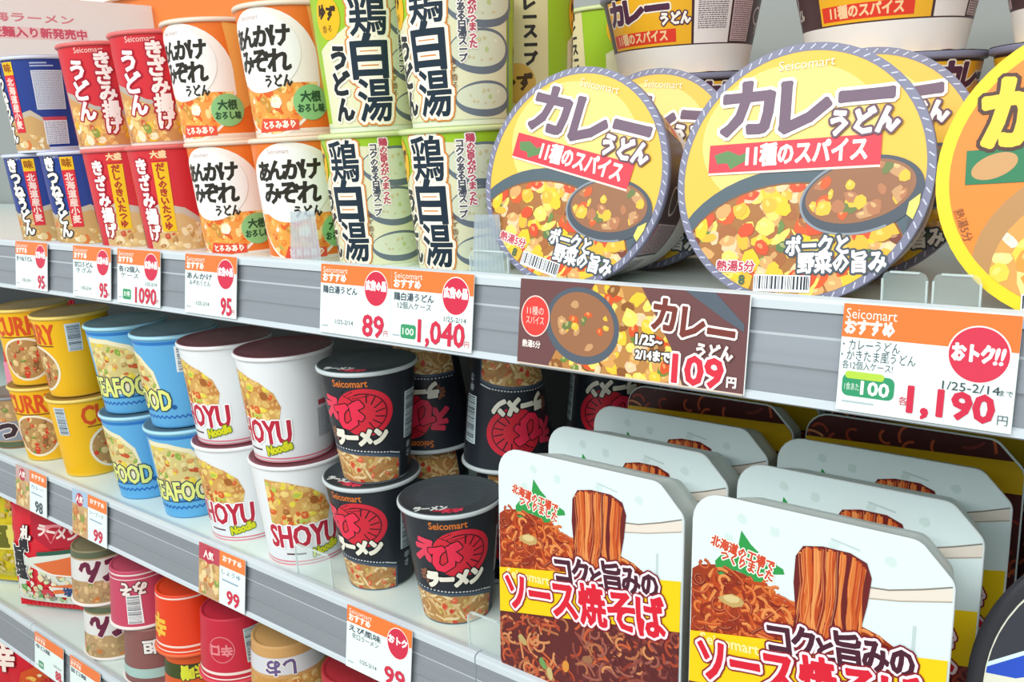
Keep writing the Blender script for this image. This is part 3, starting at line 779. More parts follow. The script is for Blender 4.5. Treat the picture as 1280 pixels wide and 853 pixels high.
place_bowl(CURRY, 'curry udon bowl behind the level one, only a yellow sliver showing', -0.1790, 0.090, 5, 'curry udon bowls on edge')
place_bowl(KAKI, 'orange egg udon bowl on edge with yellow rim, cut by the right frame', -0.0455, 0.010, 3, None)
for nm, x, y, off in (('behind the first curry lid', -0.384, 0.278, -20), ('behind the second curry lid', -0.215, 0.272, 2), ('behind the orange egg bowl', -0.076, 0.278, 26)):
    for k, lv in enumerate(('bottom', 'middle', 'top')):
        place(CURRY, 'curry udon bowl lying flat, %s of the stack %s' % (lv, nm), (x, y, SA + k * HB), (0, 0, facing(x, y, off + (75 if k == 1 else 0))), 'flat curry udon bowls')

# ------------------------------------------------------------------ yakisoba trays
TW, TH, TD = 148.0, 171.0, 0.044
def tray_outline():
    pts = []
    for cx, cy, r, a0, a1 in ((TW - 9, 9, 9, -90, 0), (TW - 10, TH - 23, 10, 0, 48), (TW - 23, TH - 11, 11, 50, 90), (18, TH - 18, 18, 90, 180), (9, 9, 9, 180, 270)):
        for k in range(7):
            a = math.radians(a0 + (a1 - a0) * k / 6); pts.append((cx + r * math.cos(a), cy + r * math.sin(a)))
    return pts
def art_tray():
    A = Art(); out = tray_outline()
    inner = [(TW / 2 + (p[0] - TW / 2) * 0.988, TH / 2 + (p[1] - TH / 2) * 0.99) for p in out]
    A.clip = inner
    WH = '#dff1f1'
    A.face(inner, WH, 0)
    # faint embossed motifs
    for u, v in ((32, 160), (52, 157), (86, 158), (116, 156), (24, 146)): A.blob(u, v, 3.2, '#cfe4e0', 0.4, random.Random(int(u)))
    A.rect(129, 104, 131, 124, '#c2d4d4', 1); A.ribbon([(84, 161), (100, 158)], 1.2, '#c2d4d4', 0.8)
    # peel-back corner lines
    A.poly([(100, 137.5), (124, 142), (147, 149.5), (147, 142.5), (124, 136), (100, 131)], '#e6ddd0', 1); A.ribbon([(99, 137.8), (116, 140), (132, 145), (147, 150.5)], 0.9, '#8a8478', 2); A.ribbon([(98, 130.8), (122, 135.5), (147, 142.5)], 0.8, '#b4aa9c', 2)
    # yellow band, slanting up to the right
    ys = 0.205
    yt = lambda u: 80 + ys * u
    yb = lambda u: 46 + ys * u
    NB = ['#a83c1c', '#c2521f', '#d0682c', '#8f2c18', '#b8461c', '#dd8848', '#7a2216']
    # noodles heaped above the band
    pile = [(0, 70), (TW, 96), (TW, 98), (126, 106), (112, 113), (100, 118), (82, 112), (66, 116), (52, 124), (38, 128), (20, 131), (6, 127), (0, 122)]
    A.clip = None
    hull = clip_poly(inner, (TW, 100), (0, 100)) if False else inner
    A.poly([(1, 78), (TW - 2, 100), (126, 106), (112, 113), (100, 116), (82, 110), (66, 113), (52, 121), (38, 126), (20, 128.5), (6, 125), (1, 121)], '#9a3818', 2)
    def inclip(poly_):
        A.clip = inner; return poly_
    rng = random.Random(91)
    A.clip = inner
    for i in range(210):
        for _ in range(60):
            u, v = rng.uniform(0, 120), rng.uniform(76, 128)
            if inside(pile, u, v - 2) and v > yt(u) - 3: break
        a = rng.uniform(0, 2 * PI); kk = rng.uniform(-1.3, 1.3); pts = [(u, v)]
        for j in range(8):
            a += kk * 0.5 + rng.gauss(0, 0.1); u += 2.0 * math.cos(a); v += 2.0 * math.sin(a); pts.append((u, v))
        if max(p[1] - 129 for p in pts) > 0 or any(not inside(pile, p[0], p[1] - 2.5) and p[1] > 100 for p in pts): continue
        c = rng.choice(NB); A.ribbon(pts, 2.0, c, 2.6 + i * 0.02)
        if rng.random() < 0.45: A.ribbon([(p[0], p[1] + 0.4) for p in pts], 0.55, mixc(c, '#ffb070', 0.5), 2.61 + i * 0.02)
    A.blob(28, 108, 9, '#c2a264', 7.2, rng, 0.45, 0.1); A.blob(27, 108.6, 6, '#d9c48a', 7.3, rng, 0.4, 0.1); A.blob(76, 104, 5, '#a88a4c', 7.2, rng, 0.5); A.blob(104, 104, 6, '#9a4a30', 7.2, rng, 0.6)
    # lifted hank of noodles
    hank = [(64, 92), (104, 98), (103, 114), (105.5, 128), (107, 144), (104, 152), (95, 155.5), (80, 155.5), (69, 153), (65, 146), (64.5, 130), (66.5, 112)]
    A.poly(hank, '#6a2020', 7.5)
    for i in range(64):
        f = rng.uniform(0.02, 0.98); u = 66 + f * 38; pts = []
        top = 155 - 7 * (2 * f - 1) ** 4 - rng.uniform(0, 2.5); ph = rng.uniform(0, 6.28); am = rng.uniform(0.6, 3.2); v0 = rng.uniform(90, 100)
        for j in range(13):
            q = j / 12.0; v = top + (v0 - top) * q
            pinch = 1 - 0.10 * math.sin(q * PI * 0.9)
            pts.append((85 + (u - 85) * pinch + am * q * math.sin(ph + q * 7), v))
        c = rng.choice(NB + ['#c95a24', '#d87a3a', '#b84a1e', '#dd8a4a', '#6a1e1e'])
        A.ribbon(pts, rng.uniform(1.3, 2.1), c, 8 + i * 0.02)
        if rng.random() < 0.5: A.ribbon([(p[0] - 0.3, p[1]) for p in pts], 0.45, mixc(c, '#ffc080', 0.55), 8.01 + i * 0.02)
    # band over the lower noodles
    A.face([(0, yb(0)), (TW, yb(TW)), (TW, yt(TW)), (0, yt(0))], '#f4cf0c', 10)
    low = [(0, 0), (TW, 0), (TW, yb(TW)), (0, yb(0))]
    A.face(low, '#5e2424', 10)
    for i in range(330):
        u, v = rng.uniform(0, TW), rng.uniform(0, 74)
        if v > yb(u) - 1: continue
        a = rng.uniform(0, 2 * PI); kk = rng.uniform(-1.2, 1.2); pts = [(u, v)]
        for j in range(7):
            a += kk * 0.5; u += 2.1 * math.cos(a); v += 2.1 * math.sin(a)
            if v > yb(u) - 0.4: break
            pts.append((u, v))
        if len(pts) < 3: continue
        warm = pts[0][0] < 60 or rng.random() < 0.3
        c = rng.choice(['#a8442a', '#c05a34', '#8c3424', '#b06a44', '#d08a58'] if warm else ['#7a3430', '#8c443a', '#6a2c2c', '#9a584a', '#5a2426'])
        A.ribbon(pts, 1.8, c, 10.4 + i * 0.012)
    for u, v, c in ((40, 18, '#6f9a58'), (46, 12, '#c4b478'), (78, 34, '#9a6a4a'), (96, 16, '#b87a5a'), (22, 30, '#b8a468'), (60, 22, '#d8903c')): A.blob(u, v, 5, c, 14.6, rng, 0.6)
    # second edge of the heap over the band on the left of the title
    A.text('Seicomart', 27, 80, 6.6, '#fbeea0', 15, 0.6, 38, rot=6)
    r1 = 4.5
    u0 = 57
    for k, ch in enumerate('コクと旨みの'):
        sz = [18.5, 18.5, 13, 18.5, 17.5, 16][k]; uu = [58, 72.5, 84.8, 97.5, 111.5, 125.5][k]; vv = [92, 93.8, 94.4, 98, 99.8, 100.8][k]
        A.text(ch, uu, vv, sz * 0.95, '#4a1e30', 16, 0.9, [12.6, 13, 9, 13.5, 13, 11.4][k], rot=9, outline=((2.6, '#7a1c2a'), (1.5, '#fbeef4')))
    for k, ch in enumerate('ソース焼そば'):
        A.text(ch, [17, 38, 59, 82, 105, 127][k], [64, 67.3, 70, 73, 75.8, 78.3][k], 25, '#d81e34', 19, 1.15, [16, 17.5, 19.5, 20.5, 20, 20][k], rot=9, outline=((2.7, '#8a1424'), (1.7, '#fbe6ec')))
    # green map and its red caption
    gm = [(30, 167), (36, 160), (44, 154), (56, 150), (57, 147), (50, 145), (45, 141), (42, 136), (35, 140), (28, 141.5), (22, 140), (20, 134), (15, 137), (14, 144), (18, 149), (24, 149), (28, 154), (29, 161)]
    gm = [(x * 1.0 + 2, y - 14) for x, y in gm]
    A.poly(gm, '#2f9a4a', 4)
    A.text('北海道の工場で', 33, 139, 6.0, '#d04a2c', 5, 0.35, 40, rot=-10, outline=((0.8, '#eef6ea'),)); A.text('つくりました', 36, 132, 6.0, '#d04a2c', 5, 0.35, 33, rot=-10, outline=((0.8, '#eef6ea'),))
    A.clip = None
    return A
def art_rear():
    A = Art(); out = tray_outline(); inner = [(TW / 2 + (p[0] - TW / 2) * 0.988, TH / 2 + (p[1] - TH / 2) * 0.99) for p in out]
    A.clip = inner; rng = random.Random(7)
    A.face(inner, '#4e2222', 0); A.face([(0, 128), (TW, 136), (TW, 158), (0, 152)], '#d9b01c', 8)
    for i in range(150):
        u, v = rng.uniform(0, TW), rng.uniform(0, TH); a = rng.uniform(0, 6.28); kk = rng.uniform(-1, 1); pts = [(u, v)]
        for j in range(7): a += kk * 0.5; u += 2.2 * math.cos(a); v += 2.2 * math.sin(a); pts.append((u, v))
        A.ribbon(pts, 1.9, rng.choice(['#a8442a', '#c05a34', '#8c3424', '#d08a58', '#7a3430']), 1 + i * 0.02)
    A.text('ソース焼そば', 74, 100, 22, '#d81e34', 10, 1.0, 118, rot=3, outline=((1.6, '#fbe6ec'),)); A.clip = None
    return A
def tray(art, group):
    t = thing('yakisoba_tray', '', 'instant yakisoba', group=group)
    out = [((x - TW / 2) / 1000, z / 1000) for x, z in tray_outline()]; n = len(out)
    cz = TH / 2000
    mb = MB(); body = M('#e2e6e2', 0.4)
    def ring(s, y): return [(x * s, y, cz + (z - cz) * s) for x, z in out]
    mb.grid([ring(0.985, 0.0022), ring(0.955, 0.006), ring(0.90, 0.030), ring(0.86, TD), ring(0.80, TD + 0.0015)], body, True)
    mb.face(ring(0.80, TD + 0.0015)[::-1], body)
    mb.build('tray_body', t)
    ml = MB(); rim = M('#e8f2f4', 0.3)
    ml.grid([ring(0.994, 0.0), ring(1.0, 0.0006), ring(1.0, 0.0019), ring(0.985, 0.0022)], rim, True)
    ml.face(ring(0.994, 0.0), M('#e3f1f2', 0.3)); ml.face(ring(0.985, 0.0022)[::-1], rim)
    ml.art(art, lambda u, v, l: ((u - TW / 2) / 1000, -l, v / 1000), None, 0.34)
    ml.build('printed_lid', t)
    return t
TRAY = tray(art_tray(), 'yakisoba trays'); REAR = tray(art_rear(), 'rear trays')
tl = math.radians(-4.0)
for lb, x, y in (('white yakisoba tray at the front, next to the black ramen cup', -0.3195, 0.004), ('white yakisoba tray second in line, behind the one beside the black cup', -0.3185, 0.063), ('white yakisoba tray third in line, farthest back on the black cup side', -0.3160, 0.122),
                 ('front yakisoba tray nearest the viewer at the bottom right', -0.1660, 0.004), ('white yakisoba tray second in line, behind the nearest one', -0.1645, 0.063), ('white yakisoba tray third in line, farthest back on the right side', -0.1615, 0.122)):
    place(TRAY, lb, (x, y, SB + 0.0004), (tl, 0, 0), 'white yakisoba trays facing the aisle')
for lb, x, y in (('dark noodle tray with a yellow band behind the three trays on the black cup side', -0.322, 0.184), ('dark noodle tray with a yellow band behind the three trays on the right', -0.165, 0.184),
                 ('dark noodle tray deepest behind the left trays', -0.322, 0.240), ('dark noodle tray deepest behind the right trays', -0.165, 0.240), ('dark noodle tray with a yellow band at the far right', -0.010, 0.184)):
    place(REAR, lb, (x, y, SB + 0.0004), (tl, 0, 0), 'dark noodle trays in the rear')

# ------------------------------------------------------------------ big dark bowl at the bottom right corner
def corner_bowl():
    t = thing('yakisoba_bowl', 'black bowl with cream and blue lid, cut by the bottom right corner', 'bowl noodles')
    R = 0.095
    mb = MB(); dk = M('#34343a', 0.35)
    mb.lathe([(0.05, 0.0), (0.07, 0.001), (0.074, 0.004), (0.082, 0.05), (R - 0.004, 0.058), (R, 0.06), (R, 0.0635), (R - 0.002, 0.065), (R - 0.006, 0.0655), (R - 0.010, 0.064)], dk, n=72, caps=(True, False))
    mb.build('bowl_body', t)
    A = Art(); rr = (R - 0.0085) * 1000
    A.ell(0, 0, rr, rr, '#e4e6d2', 0, n=64)
    A.clip = ell_pts(0, 0, rr - 0.5, rr - 0.5, 0, 60)
    A.ribbon([(-90, 6), (-70, 20), (-45, 33), (0, 48)], 2.0, '#d8f0f4', 2); A.poly([(-90, 4), (-72, 6), (-45, 20), (0, 34), (0, 48), (-45, 33), (-70, 20), (-90, 6)], '#2c52c4', 1); A.poly([(-90, 6), (-70, 20), (-45, 33), (0, 48), (90, 40), (90, 92), (-90, 92)], '#3a3c44', 1)
    A.poly([(-90, -16), (0, 8), (0, 2), (-90, -24)], '#c9d8a8', 1)
    A.clip = None
    ml = MB(); ml.lathe([(R - 0.0082, 0.0645), (R - 0.0084, 0.0662), (0.002, 0.0664)], M('#dfe2d2'), n=72, caps=(False, True)); ml.art(A, lambda u, v, l: (u / 1000, v / 1000, 0.0664 + l), None, 0.34); ml.build('lid', t)
    le = math.radians(12); n = Vector((0, -math.cos(le), math.sin(le))); up = Vector((0, math.sin(le), math.cos(le)))
    rot = Matrix((Vector((1, 0, 0)), up, n)).transposed().to_4x4()
    m = Matrix.Translation(Vector((0.0075, 0.012, SB + 0.001)) + up * R) @ rot @ Matrix.Translation((0, 0, -0.0635))
    t.location = m.to_translation(); t.rotation_euler = m.to_euler()
corner_bowl()

# ------------------------------------------------------------------ lower shelf: small upturned cups and bags
def small_cup(label, skin, art, x, up, off, rimc='#ece8e2', lidc='#e2e0da', group=None, H=0.0745, Rt=0.0457, Rb=0.036, y=0.056, inverted=True, basec=None):
    t = cup('small_cup_noodles', label, 'cup noodles', Rt, Rb, H, skin, rimc, lidc, art, base_h=0.003, basec=basec, group=group)
    t.location = (x, y, SCF + (up + (1 if inverted else 0)) * H); t.rotation_euler = (PI if inverted else 0, 0, facing(x, y, off + (180 if inverted else 0)))
    return t
def art_don(seed, name='どん', bandc='#dfe0dc', inkc='#6a2440'):
    A = Art()
    A.rect(-132, 2, 132, 73, '#b89a70', 0)
    A.food([(-60, 40), (60, 40), (60, 68), (-60, 68)], 50, 3, 7, [('#c9a878', 4), ('#a88a60', 3), ('#d8b888', 3), ('#c87a3c', 2), ('#7a8a48', 1)], 1, seed, base='#b8986c')
    A.rect(-132, 12, 132, 40, bandc, 4); A.text(name, 0, 26, 24, inkc, 5, 2.2, 56, outline=((1.4, '#e9d9d4'),))
    A.rect(-132, 2, 132, 10, '#5f6a50', 3); A.barcode(64, 14, 80, 60, 6, seed)
    return A
def art_generic(bgc, bandc, txt, inkc, seed, bar=True, foodc=True, rings=None, bold=1.4, barpos=0):
    A = Art()
    if foodc: A.food([(-50, 34), (46, 34), (46, 66), (-50, 66)], 40, 3, 6, [('#d8a45c', 3), ('#c87838', 2), ('#e8c888', 3), ('#8a9a48', 1), ('#b8603c', 1)], 1, seed, base='#c8944c')
    if bandc: A.rect(-132, 12, 132, 30, bandc, 3)
    lum = sum(lin(inkc)[:3])
    if txt: A.text(txt, 0, 21, 15, inkc, 5, bold * 0.7, outline=((1.0, '#f4eee4' if lum < 1.2 else '#4a3030'),))
    for v, w, c in (rings or ()): A.rect(-132, v, 132, v + w, c, 4)
    if bar: A.barcode(barpos + 40, 30, barpos + 58, 66, 6, seed, False)
    return A
SG = 'small upturned cups on the lower shelf'
small_cup('small upturned cup with big maroon kana, top of the stack beside the red bag', '#8a8060', art_don(3), -1.128, 1, -8, group=SG)
small_cup('small upturned cup with big maroon kana, under its twin', '#8a8060', art_don(4), -1.118, 0, -14, group=SG)
small_cup('small upturned pink cup with barcode panel, left of the glossy orange cup', '#c84a66', art_generic('', None, 'みそ', '#f3e8e0', 8, True, False, ((4, 2, '#f0e0dc'), (10, 1.2, '#f0e0dc')), barpos=-48), -1.028, 1, -20, group=SG)
small_cup('small brown cup with white lettering, bottom, left of the green-lettered cup', '#8a5a56', art_generic('', None, '担担', '#f2f0ea', 9, False, False, ((50, 12, '#a8c8c0'),)), -1.015, 0, -2, group=SG)
small_cup('glossy orange-red upturned cup with white rings at its lip', '#e8431c', art_generic('', None, '', '#e8431c', 10, False, False, ((3, 2.2, '#f4e0d4'), (9, 1.4, '#f4e0d4'))) if False else (lambda A: (A.rect(-132, 3, 132, 5, '#f4ddd0', 2), A.rect(-132, 60, 132, 62.5, '#f4ddd0', 2), A.rect(-132, 66.5, 132, 68, '#f4ddd0', 2), A.text('辛', 44, 36, 24, '#f2c040', 3, 1.6), A.rect(-64, 8, -26, 64, '#3a3034', 1), A)[-1])(Art()), -0.922, 1, -4, rimc='#e86a3c', lidc='#e04a20', group=SG)
small_cup('small cup with yellow-green lettering on black, below the glossy orange cup', '#d85a24', art_generic('', '#3a4a1c', '辛味噌', '#d8e038', 11, False, False, ((50, 8, '#3a3a8a'),)), -0.921, 0, 4, group=SG)
small_cup('crimson upturned cup with white barcode and ring stripes', '#c8283e', (lambda A: (A.rect(-132, 60, 132, 63, '#f4e2da', 2), A.rect(-132, 67, 132, 68.5, '#f4e2da', 2), A.barcode(-26, 14, -6, 52, 3, 5, False, bg='#cfe4e4'), A.ring(20, 34, 15, 15, 1.2, '#e07880', 2), A.text('辛口', 20, 34, 11, '#e88a90', 3, 0.7), A)[-1])(Art()), -0.829, 1, 0, rimc='#d84a58', lidc='#c83a4a', group=SG)
small_cup('crimson cup at the bottom, under the barcode one', '#c8283e', (lambda A: (A.rect(-132, 60, 132, 63, '#f4e2da', 2), A.text('キムチ', 0, 34, 18, '#f0d8b8', 3, 1.2), A)[-1])(Art()), -0.827, 0, 0, rimc='#d84a58', lidc='#c83a4a', group=SG)
small_cup('small tan cup half hidden by the shelf edge, right of the crimson cups', '#cfa064', art_generic('', '#d6d8dc', 'しお', '#6a5a8a', 12, False, True, ((62, 10, '#9fb08a'),)), -0.735, 1, -16, group=SG)
small_cup('small tan cup at the bottom, right of the crimson cups', '#cfa064', art_generic('', '#d6d8dc', 'しお', '#6a5a8a', 13, False, True), -0.735, 0, -16, group=SG)
small_cup('small dark blue cup peeking under the shelf edge by the red one', '#2c4668', art_generic('', '#dfe4ea', 'ねぎ', '#3a5a34', 14, False, False, ((4, 10, '#dfe6ea'),)), -0.722, 1, -30, group=SG, y=0.152)
small_cup('small dark blue cup at the bottom by the red one', '#2c4668', art_generic('', '#dfe4ea', 'ねぎ', '#3a5a34', 15, False, False), -0.722, 0, -30, group=SG, y=0.152)
small_cup('small red cup with yellow-green lettering next to the shrimp ramen price tag', '#b02a36', art_generic('', '#5c7a1c', '激辛麺', '#d8e040', 16, False, False, ((52, 8, '#e8dcd8'),)), -0.622, 1, -18, group=SG)
small_cup('small red cup at the bottom next to the shrimp ramen price tag', '#b02a36', art_generic('', '#5c7a1c', '激辛麺', '#d8e040', 17, False, False), -0.622, 0, -18, group=SG)

def bag(name, label, w, h, d, skin, art, loc, rot, seed=1):
    """puffed pillow bag standing up, with crimped seals top and bottom"""
    t = thing(name, label, 'noodle bag', loc, rot)
    rng = random.Random(seed); nu, nv = 20, 22
    wob = [[rng.uniform(-1, 1) for _ in range(nu + 1)] for _ in range(nv + 1)]
    def surf(u, v, sgn, lift=0.0):
        # u, v in 0..1
        e = (max(0.0, math.sin(PI * min(1, max(0, u))) ** 0.45)) * (max(0.0, math.sin(PI * min(1, max(0, (v - 0.05) / 0.9)))) ** 0.4)
        i, j = min(nv, int(v * nv)), min(nu, int(u * nu))
        return (w * (u - 0.5), sgn * (d / 2 * e + 0.0008 + lift), h * v)
    mb = MB(); m = skin if not isinstance(skin, str) else M(skin, 0.22)
    for sgn in (-1, 1):
        rows = []
        for i in range(nv + 1):
            rows.append([])
            for j in range(nu + 1):
                x, y, z = surf(j / nu, i / nv, sgn); inn = 0 < i < nv and 0 < j < nu
                rows[-1].append((x, y + (wob[i][j] * 0.0016 if inn else 0), z))
        mb.grid(rows if sgn < 0 else [r[::-1] for r in rows], m, True, False)
    mb.art(art, lambda u, v, l: surf(u / (w * 1000) + 0.5, v / (h * 1000), -1, l + 0.0022), 4.0, 0.25, True)
    mb.build('bag_body', t)
    for z0, z1 in ((0.0, 0.012), (h - 0.012, h)):
        ms = MB(); n = 40; rows = []
        for z in (z0, z1): rows.append([(w * (k / n - 0.5), -0.0022 + 0.0012 * (k % 2), z + 0.0005) for k in range(n + 1)])
        ms.grid(rows, m, False, False); ms.build('crimped_seal', t)
    return t
A = Art()
A.poly([(-70, 13), (70, 13), (70, 92), (20, 96), (-30, 84), (-70, 104)], '#dde4d8', 0); A.food([(-62, 16), (40, 16), (40, 60), (-10, 70), (-62, 60)], 46, 3, 7, [('#e8dcb0', 4), ('#cfe0b0', 3), ('#58a050', 3), ('#d8a878', 2), ('#f0ead8', 3), ('#9c9484', 2)], 1, 5)
A.text('札', -34, 118, 17, '#f6ece4', 4, 1.2, outline=((1.2, '#3a1018'),)); A.text('幌', -38, 101, 15, '#26262a', 4, 1.2, outline=((1.2, '#f4f0ea'),))
A.text('旨塩', -50, 72, 22, '#20242a', 4, 1.6, 24, vertical=True, outline=((1.4, '#f4f4ee'),))
A.poly([(-28, 146), (56, 140), (64, 106), (8, 100), (-20, 116)], '#b41c30', 1); A.poly([(-8, 132), (30, 136), (12, 108)], '#e88a90', 2); A.text('ラーメン', 20, 122, 15, '#f2d8d0', 3, 1.0, 62, rot=-6)
A.poly([(-14, 94), (66, 104), (66, 98), (-14, 88)], '#2c5a48', 3); A.poly([(-22, 76), (70, 96), (70, 66), (20, 58)], '#e0703c', 3); A.ribbon([(-20, 70), (10, 62), (40, 60), (70, 64)], 2.4, '#f4ece2', 4)
A.poly([(2, 44), (68, 52), (68, 40), (2, 30)], '#e6763a', 3); A.rect(4, 26, 68, 42, '#e8ece8', 4); A.text('塩味', 36, 34, 13, '#2a4a7a', 5, 0.9); A.ell(-8, 30, 10, 8, '#d83a4a', 3)
bag('noodle_bag', 'red and white ramen bag with a bowl picture, beside the upturned cups', 0.150, 0.165, 0.050, '#d62230', A, (-1.272, 0.054, SCF + 0.0045), (math.radians(-5), 0, math.radians(24)), 3)
A = Art(); A.rect(-56, 60, 56, 100, '#e6dc6a', 0); A.text('塩', 0, 80, 34, '#6a6a20', 2, 2.0); A.food([(-50, 14), (50, 14), (50, 54), (-50, 54)], 30, 3, 7, [('#d8c878', 3), ('#b8a048', 3), ('#8aa040', 2)], 1, 9); A.food([(-10, 112), (50, 108), (50, 150), (-10, 150)], 30, 3, 7, [('#d88a3c', 3), ('#c8b060', 3), ('#7a9a3c', 2), ('#3a3034', 2)], 1, 19)
bag('noodle_bag', 'yellow noodle bag left of the red ramen bag', 0.120, 0.165, 0.045, '#d6c21c', A, (-1.428, 0.050, SCF + 0.0045), (math.radians(-5), 0, math.radians(24)), 4)
A = Art(); A.rect(-56, 90, 56, 140, '#3a2a34', 0); A.text('黒', 20, 116, 30, '#e8e0e0', 2, 2.0); A.rect(-56, 20, 56, 70, '#cfd8ea', 0); A.text('麺', 10, 46, 30, '#4a5a8a', 2, 2.0)
bag('noodle_bag', 'pale noodle bag with black top at the left frame edge', 0.120, 0.165, 0.045, '#dfe4f0', A, (-1.562, 0.050, SCF + 0.0045), (math.radians(-5), 0, math.radians(24)), 5)
A = Art(); A.text('激辛', -10, 118, 34, '#f6e4d8', 2, 2.4, 40, vertical=True, outline=((1.6, '#8a0c18'),)); A.poly([(0, 20), (58, 20), (58, 96), (20, 80)], '#d8501c', 1); A.food([(4, 24), (54, 24), (54, 80), (24, 70)], 24, 3, 6, [('#f0b050', 2), ('#c84a20', 3), ('#e8d0a0', 2)], 2, 10)
bag('noodle_bag', 'bright red noodle bag on the lowest shelf at the bottom left corner', 0.125, 0.150, 0.045, '#d01c2c', A, (-1.490, 0.050, ZD - 0.0015), (math.radians(-5), 0, math.radians(28)), 6)
# left end of the middle shelf
A = Art(); A.text('旨', -10, 110, 30, '#f6dada', 2, 1.8); A.rect(-56, 30, 56, 76, '#e890a8', 0)
bag('noodle_bag', 'crimson noodle bag behind the leftmost yellow cups', 0.120, 0.165, 0.045, '#d8203c', A, (-1.440, 0.150, SB + 0.0045), (math.radians(-5), 0, math.radians(40)), 7)
small = cup('small_cup_noodles', 'brown cup with grey foot left of the yellow curry cups', 'cup noodles', 0.043, 0.036, 0.075, '#a0684a', '#8a9098', '#9a8a80', art_don(30, 'つけ', '#8a94a4', '#3a2c34'))
small.location = (-1.305, 0.056, SB); small.rotation_euler = (0, 0, facing(-1.305, 0.056, -10))

# ------------------------------------------------------------------ price tags
def hooked(zl): return zl
def card(name, label, x0, w, h, zl, art, cat='price tag', drop=0.001, group='price tags on the rails', out=0.0):
    """thin card slipped into the rail; art in mm from its lower left corner"""
    mb = MB(); th = 0.0006
    mb.box(0, -th, 0, w, 0, h, M('#eef4f2', 0.3))
    mb.art(art, lambda u, v, l: (u / 1000, -th - l, v / 1000), None, 0.3)
    o = mb.build(name)
    top = Vector((x0, -0.0016 - out, zl - drop)); dn = Vector((0, -math.sin(TILT), -math.cos(TILT)))
    o.location = top + dn * h; o.rotation_euler = (-TILT, 0, 0)
    return tag(o, label, cat, group)
PAPER = '#e8f8f4'; ORB = '#f07c3a'; RD = '#d2304c'
def price_art(w, h, price, name, date='1/25-2/14', green=None, big=12.0, circ=True, pw=None, sub=None, ctext='広告の品'):
    A = Art()
    A.rect(0, 0, w, h, PAPER, 0); A.rect(0, h - 14.5, w, h, ORB, 1)
    A.text('Seicomart', w * 0.215, h - 4.2, 4.2, '#fdeee2', 3, 0.3, w * 0.36); A.text('おすすめ', w * 0.205, h - 10.3, 5.6, '#fdeee2', 3, 0.45, w * 0.34)
    A.text(name, w * 0.29, h - 19.5, 5.0, '#4a5864', 3, 0.18, w * 0.5)
    if sub: A.text(sub, w * 0.30, h - 25.5, 4.6, '#4a5864', 3, 0.15, w * 0.42)
    if circ:
        A.ell(w * 0.80, h - 15.5, 12.6, 13.2, '#fdf3ee', 4, n=36); A.ell(w * 0.80, h - 15.5, 11.9, 12.5, RD, 5, n=36)
        A.text(ctext, w * 0.80, h - 13.8, 6.0, '#fff6f2', 6, 0.55, 21)
    A.text(date, w * 0.36 if not green else w * 0.80, 9.5 if not green else h - 31.5, 3.4, '#4a5864', 3, 0.15, w * 0.26)
    A.rect(2.5, 5.0, 10, 6.0, '#a8b8c0', 3)
    if green: A.rrect(w * 0.14, 4, w * 0.14 + 15, 14, 2, '#3d9a68', 3); A.text(green, w * 0.14 + 7.5, 9, 4.6, '#e4f4e6', 4, 0.3, 11)
    pw = pw or len(price) * 7.6
    A.text(price, w - 6.5 - pw / 2, 9.5, big, RD, 7, 0.65, pw); A.text('円', w - 4.0, 5.2, 4.0, RD, 7, 0.2)
    return A
def x_at(xt): return xt
W0, H0 = 0.078, 0.0525
card('price_tag', 'leftmost price tag on the upper rail, reading 95, under the navy cups', -1.081, W0, H0, ZA, price_art(78, 52.5, '95', 'きつねうどん', big=14))
card('price_tag', 'price tag reading 95 under the gap between navy and red cups', -0.944, W0, H0, ZA, price_art(78, 52.5, '95', '甘口うどん', big=14, sub='きざみ'))
card('price_tag', 'price tag reading 1090 with a small green badge under the red cups', -0.853, W0, H0, ZA, price_art(78, 52.5, '1090', '各12個入', green='お得', big=14.5, pw=37, sub='ケース'))
card('price_tag', 'price tag reading 95 under the orange thick soup cups', -0.733, W0, H0, ZA, price_art(78, 52.5, '95', 'あんかけ', big=14.5, sub='みぞれうどん'))
card('price_tag', 'price tag reading 89 under the green chicken udon cups', -0.545, W0 - 0.0005, H0, ZA, price_art(77.5, 52.5, '89', '鶏白湯うどん', big=15.5, pw=22))
card('price_tag', 'price tag reading 1,040 directly beside the 89 tag', -0.4672, W0, H0, ZA, price_art(78, 52.5, '1,040', '鶏白湯うどん', green='100', big=15.5, pw=43, sub='12個入ケース'))
A = price_art(78, 53, '', '') if False else Art()
A.rect(0, 0, 78, 53, PAPER, 0); A.rect(0, 36.5, 78, 53, ORB, 1)
A.text('Seicomart', 13.5, 48.3, 5.0, '#fdeee2', 3, 0.35, 24); A.text('おすすめ', 13, 41.3, 6.4, '#fdeee2', 3, 0.5, 23)
A.text('・カレーうどん', 14.5, 32.6, 4.9, '#45525e', 3, 0.2, 27); A.text('・かきたま風うどん', 18, 27.4, 4.9, '#45525e', 3, 0.2, 35); A.text('各12個入ケース!', 13.5, 22.6, 3.8, '#5a6670', 3, 0.15, 24)
A.rrect(2.2, 7.5, 27, 18.5, 3, '#35986a', 3); A.rrect(3.4, 16.2, 22, 19.8, 1.6, '#b4d84a', 4); A.text('1食あたり', 8, 12.0, 3.4, '#e2f2e4', 4, 0.1, 9); A.text('100', 18, 12.2, 6.4, '#f2faf2', 4, 0.35, 13)
A.rect(2.5, 4.2, 18, 5.1, '#b4c4c8', 3)
A.ell(62, 34, 13.3, 13.3, '#fdf0ec', 4, n=44); A.ell(62, 34, 12.6, 12.6, '#d63a52', 5, n=44); A.text('おトク', 59.6, 34, 7.2, '#fff8f4', 6, 0.6, 17); A.text('!', 69.4, 34, 7.4, '#fff8f4', 6, 0.35, shear=0.15); A.text('!', 71.8, 34, 7.4, '#fff8f4', 6, 0.35, shear=0.15)
